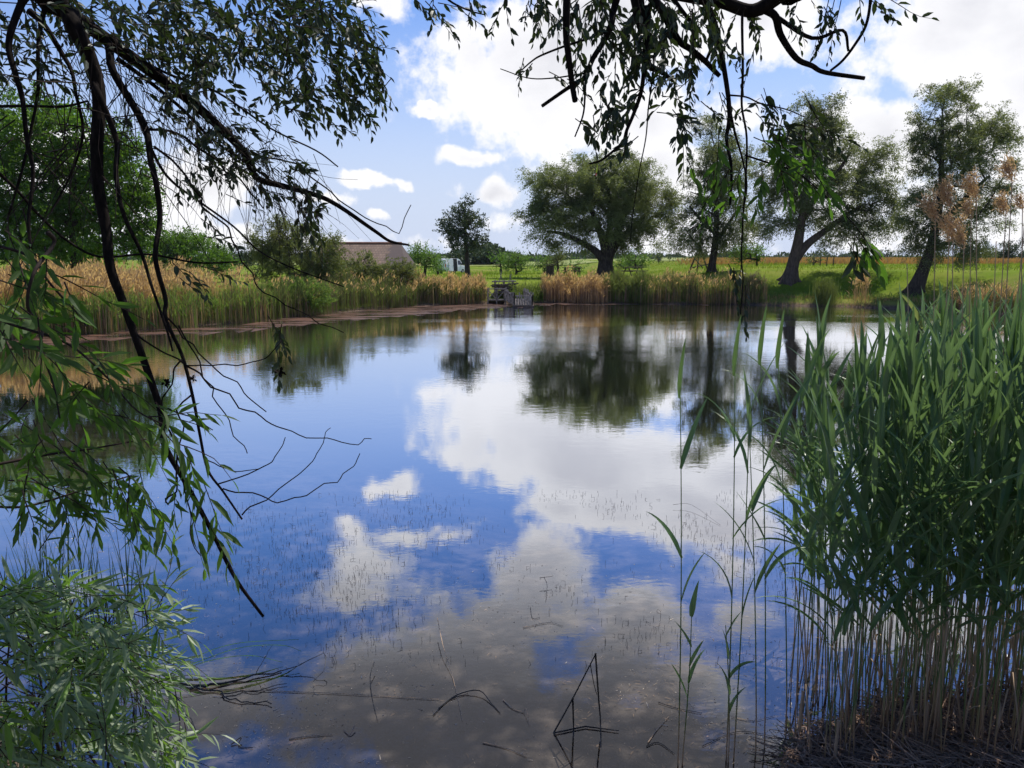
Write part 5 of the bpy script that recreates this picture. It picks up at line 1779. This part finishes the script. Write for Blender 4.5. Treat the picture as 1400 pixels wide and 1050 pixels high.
# drowned bough with bent grass at the left
ob = on(300, 940, 0)
root = empty('sunken_bough', ob, 'black sunken bough lying in the shallows beside the silvery shrub', 'dead branch')
for pts, r in (([(228, 926), (246, 932), (268, 942), (296, 944), (312, 956), (340, 958), (372, 962)], .010), ([(262, 940), (290, 936), (322, 930), (345, 924), (384, 917)], .013), ([(300, 950), (330, 944), (352, 945), (392, 934)], .006),
               ([(384, 918, .01), (420, 905, .05), (441, 893, .1)], .005), ([(441, 893, .1), (446, 912, .06), (428, 932, .0)], .004), ([(225, 938), (246, 962), (268, 995)], .007), ([(350, 921, .02), (360, 903, .1), (375, 882, .16)], .004)):
    m = MB()
    Q = catmull([on(p[0], p[1], .012 + (p[2] if len(p) > 2 else 0)) for p in pts], 3)
    Q = Q + rg.normal(size=Q.shape) * [.006, .010, .003]
    m.tube(Q, taper(len(Q), r * .75, r * .35), 6)
    m.build('limb', M['wet_black'], root, ob)
ob = on(228, 925, 0)
for k, (pts, lab) in enumerate([([(228, 925, 0), (270, 905, .12), (330, 885, .16), (385, 882, .12), (412, 890, .05)], 'long green grass blade arching over the sunken bough'),
                                ([(225, 928, 0), (260, 902, .10), (320, 880, .16), (408, 874, .14)], 'topmost pale green grass blade over the sunken bough'),
                                ([(225, 928, 0), (280, 905, .07), (340, 896, .08), (386, 905, .02)], 'lowest drooping grass blade beside the sunken bough')]):
    P = catmull([on(p[0], p[1], p[2]) for p in pts], 6)
    m = MB()
    wv = .009 * np.sin(np.linspace(.25, 1, len(P)) * math.pi) + .0008
    up = np.array([0, .6, .8])
    S = nrm(np.cross(nrm(np.gradient(P, axis=0)), up))
    V = np.stack([P + S * wv[:, None], P - [0, 0, .003], P - S * wv[:, None]], 1).reshape(-1, 3)
    i = np.arange(len(P) - 1) * 3
    m.add(V, np.concatenate([np.stack([i, i + 1, i + 4, i + 3], 1), np.stack([i + 1, i + 2, i + 5, i + 4], 1)]))
    tag(m.build('grass_blade', M['near_leaf_bright'], origin=ob), lab, 'grass blade')

STR = [
    ([(598, 845, .10), (605, 880, .06), (614, 910, .02), (622, 938, 0), (632, 985, 0)], .004, 'straw', 'straight pale straw standing out of the shallow water'),
    ([(300, 942), (380, 945), (460, 948), (600, 956)], .0045, 'straw', 'very long thin straw floating level across the shallows'),
    ([(688, 957), (700, 968), (717, 974)], .006, 'straw', 'short thick tan straw right of the forked black twig'),
    ([(716, 974, 0), (719, 968, .03), (724, 992, 0)], .003, 'straw_wet', 'small bent straw by the short thick tan one'),
    ([(512, 905, .05), (506, 925, .03), (509, 955, 0), (516, 985, 0)], .005, 'wet_black', 'curved black twig standing alone in the brown shallows'),
    ([(600, 968), (625, 950), (655, 944, .02), (672, 962), (684, 975)], .007, 'wet_black', 'forked black twig lying in the middle of the shallows'),
    ([(592, 978), (612, 958), (640, 948)], .005, 'wet_black', 'thin black twig crossing the forked one'),
    ([(744, 790, .06), (748, 800, .03), (746, 822, 0)], .004, 'wet_black', 'little black hooked stem in the grey cloud reflection'),
    ([(738, 790, .06), (755, 788, .06)], .004, 'wet_black', 'tiny black cross twig over the hooked stem'),
    ([(715, 858), (750, 851), (770, 856)], .0035, 'straw', 'thin straw floating below the hooked stem'),
    ([(725, 830), (728, 845), (738, 844)], .0035, 'wet_black', 'small black curl of stem above the floating straw'),
    ([(886, 1015), (898, 998), (914, 980)], .005, 'straw', 'reddish straw leaning up from the water by the lone reed'),
    ([(884, 1020), (900, 1015), (922, 1030)], .005, 'wet_black', 'wet black straw lying at the foot of the lone reed'),
    ([(900, 960), (925, 968), (960, 975)], .0035, 'wet_black', 'fine black stem drifting beside the lone reed'),
    ([(395, 1010), (425, 1006), (455, 1004)], .006, 'straw', 'pale flat straw low in the brown shallows'),
    ([(316, 1018), (330, 1008, .02), (326, 1020), (346, 1022)], .006, 'wet_black', 'small black triangle of twigs near the shrub'),
    ([(485, 992, .02), (478, 1005), (470, 998)], .006, 'straw_wet', 'reddish curled leaf stalk in the shallows'),
    ([(660, 1015), (690, 1022), (720, 1034)], .006, 'straw', 'tan stalk half sunk near the broken triangle reed'),
    ([(960, 1020), (1010, 1000), (1075, 1010)], .0035, 'wet_black', 'long black stem drifting through the open fringe'),
    ([(1000, 980), (1030, 985), (1060, 978)], .0035, 'straw', 'fine straw drifting between the fringe reeds'),
    ([(920, 690, .03), (945, 690, .04), (985, 718, .0)], .003, 'wet_black', 'bent thin stalk arching from the lone reed to the right'),
    ([(165, 965), (230, 955), (295, 945)], .004, 'straw', 'pale straw reaching from the shrub into the water'),
]
for pts, r, mt, lab in STR:
    stalk('floating_stalk', pts, .006, r, M[mt], lab, 'stalk', 'loose stalks in the shallows')
for k, (px, py) in enumerate([(1092, 945), (1140, 985), (1210, 930), (1262, 960)]):
    p = ground_px(px, py + 60)
    m = MB()
    h = at(px, py, p[1])[2] - p[2]
    m.tube([p - [0, 0, .05], p + [.01, 0, max(.2, h)]], [.011, .009], 7)
    tag(m.build('cut_cane', M['straw'], origin=p), ['thick cut straw cane at the left corner of the mud bank', 'thick cut straw cane second along the mud bank', 'thick cut straw cane in the middle of the mud bank', 'thick cut straw cane farthest right on the mud bank'][k], 'cut cane')


# ------------------------------------------------------------------ thin summer haze over the far land
hz = MB()
hz.box((0, 330, 12), (1300, 760, 34))
hm, t = new_mat('haze_air')
pv = t.n('ShaderNodeVolumePrincipled', ins={'Color': (.80, .88, 1.0, 1), 'Density': .00009, 'Anisotropy': 0.0})
t.n('ShaderNodeOutputMaterial', ins={'Volume': pv.outputs[0]})
tag(hz.build('haze', hm), 'thin pale blue summer haze over the far fields', 'haze', kind='stuff')
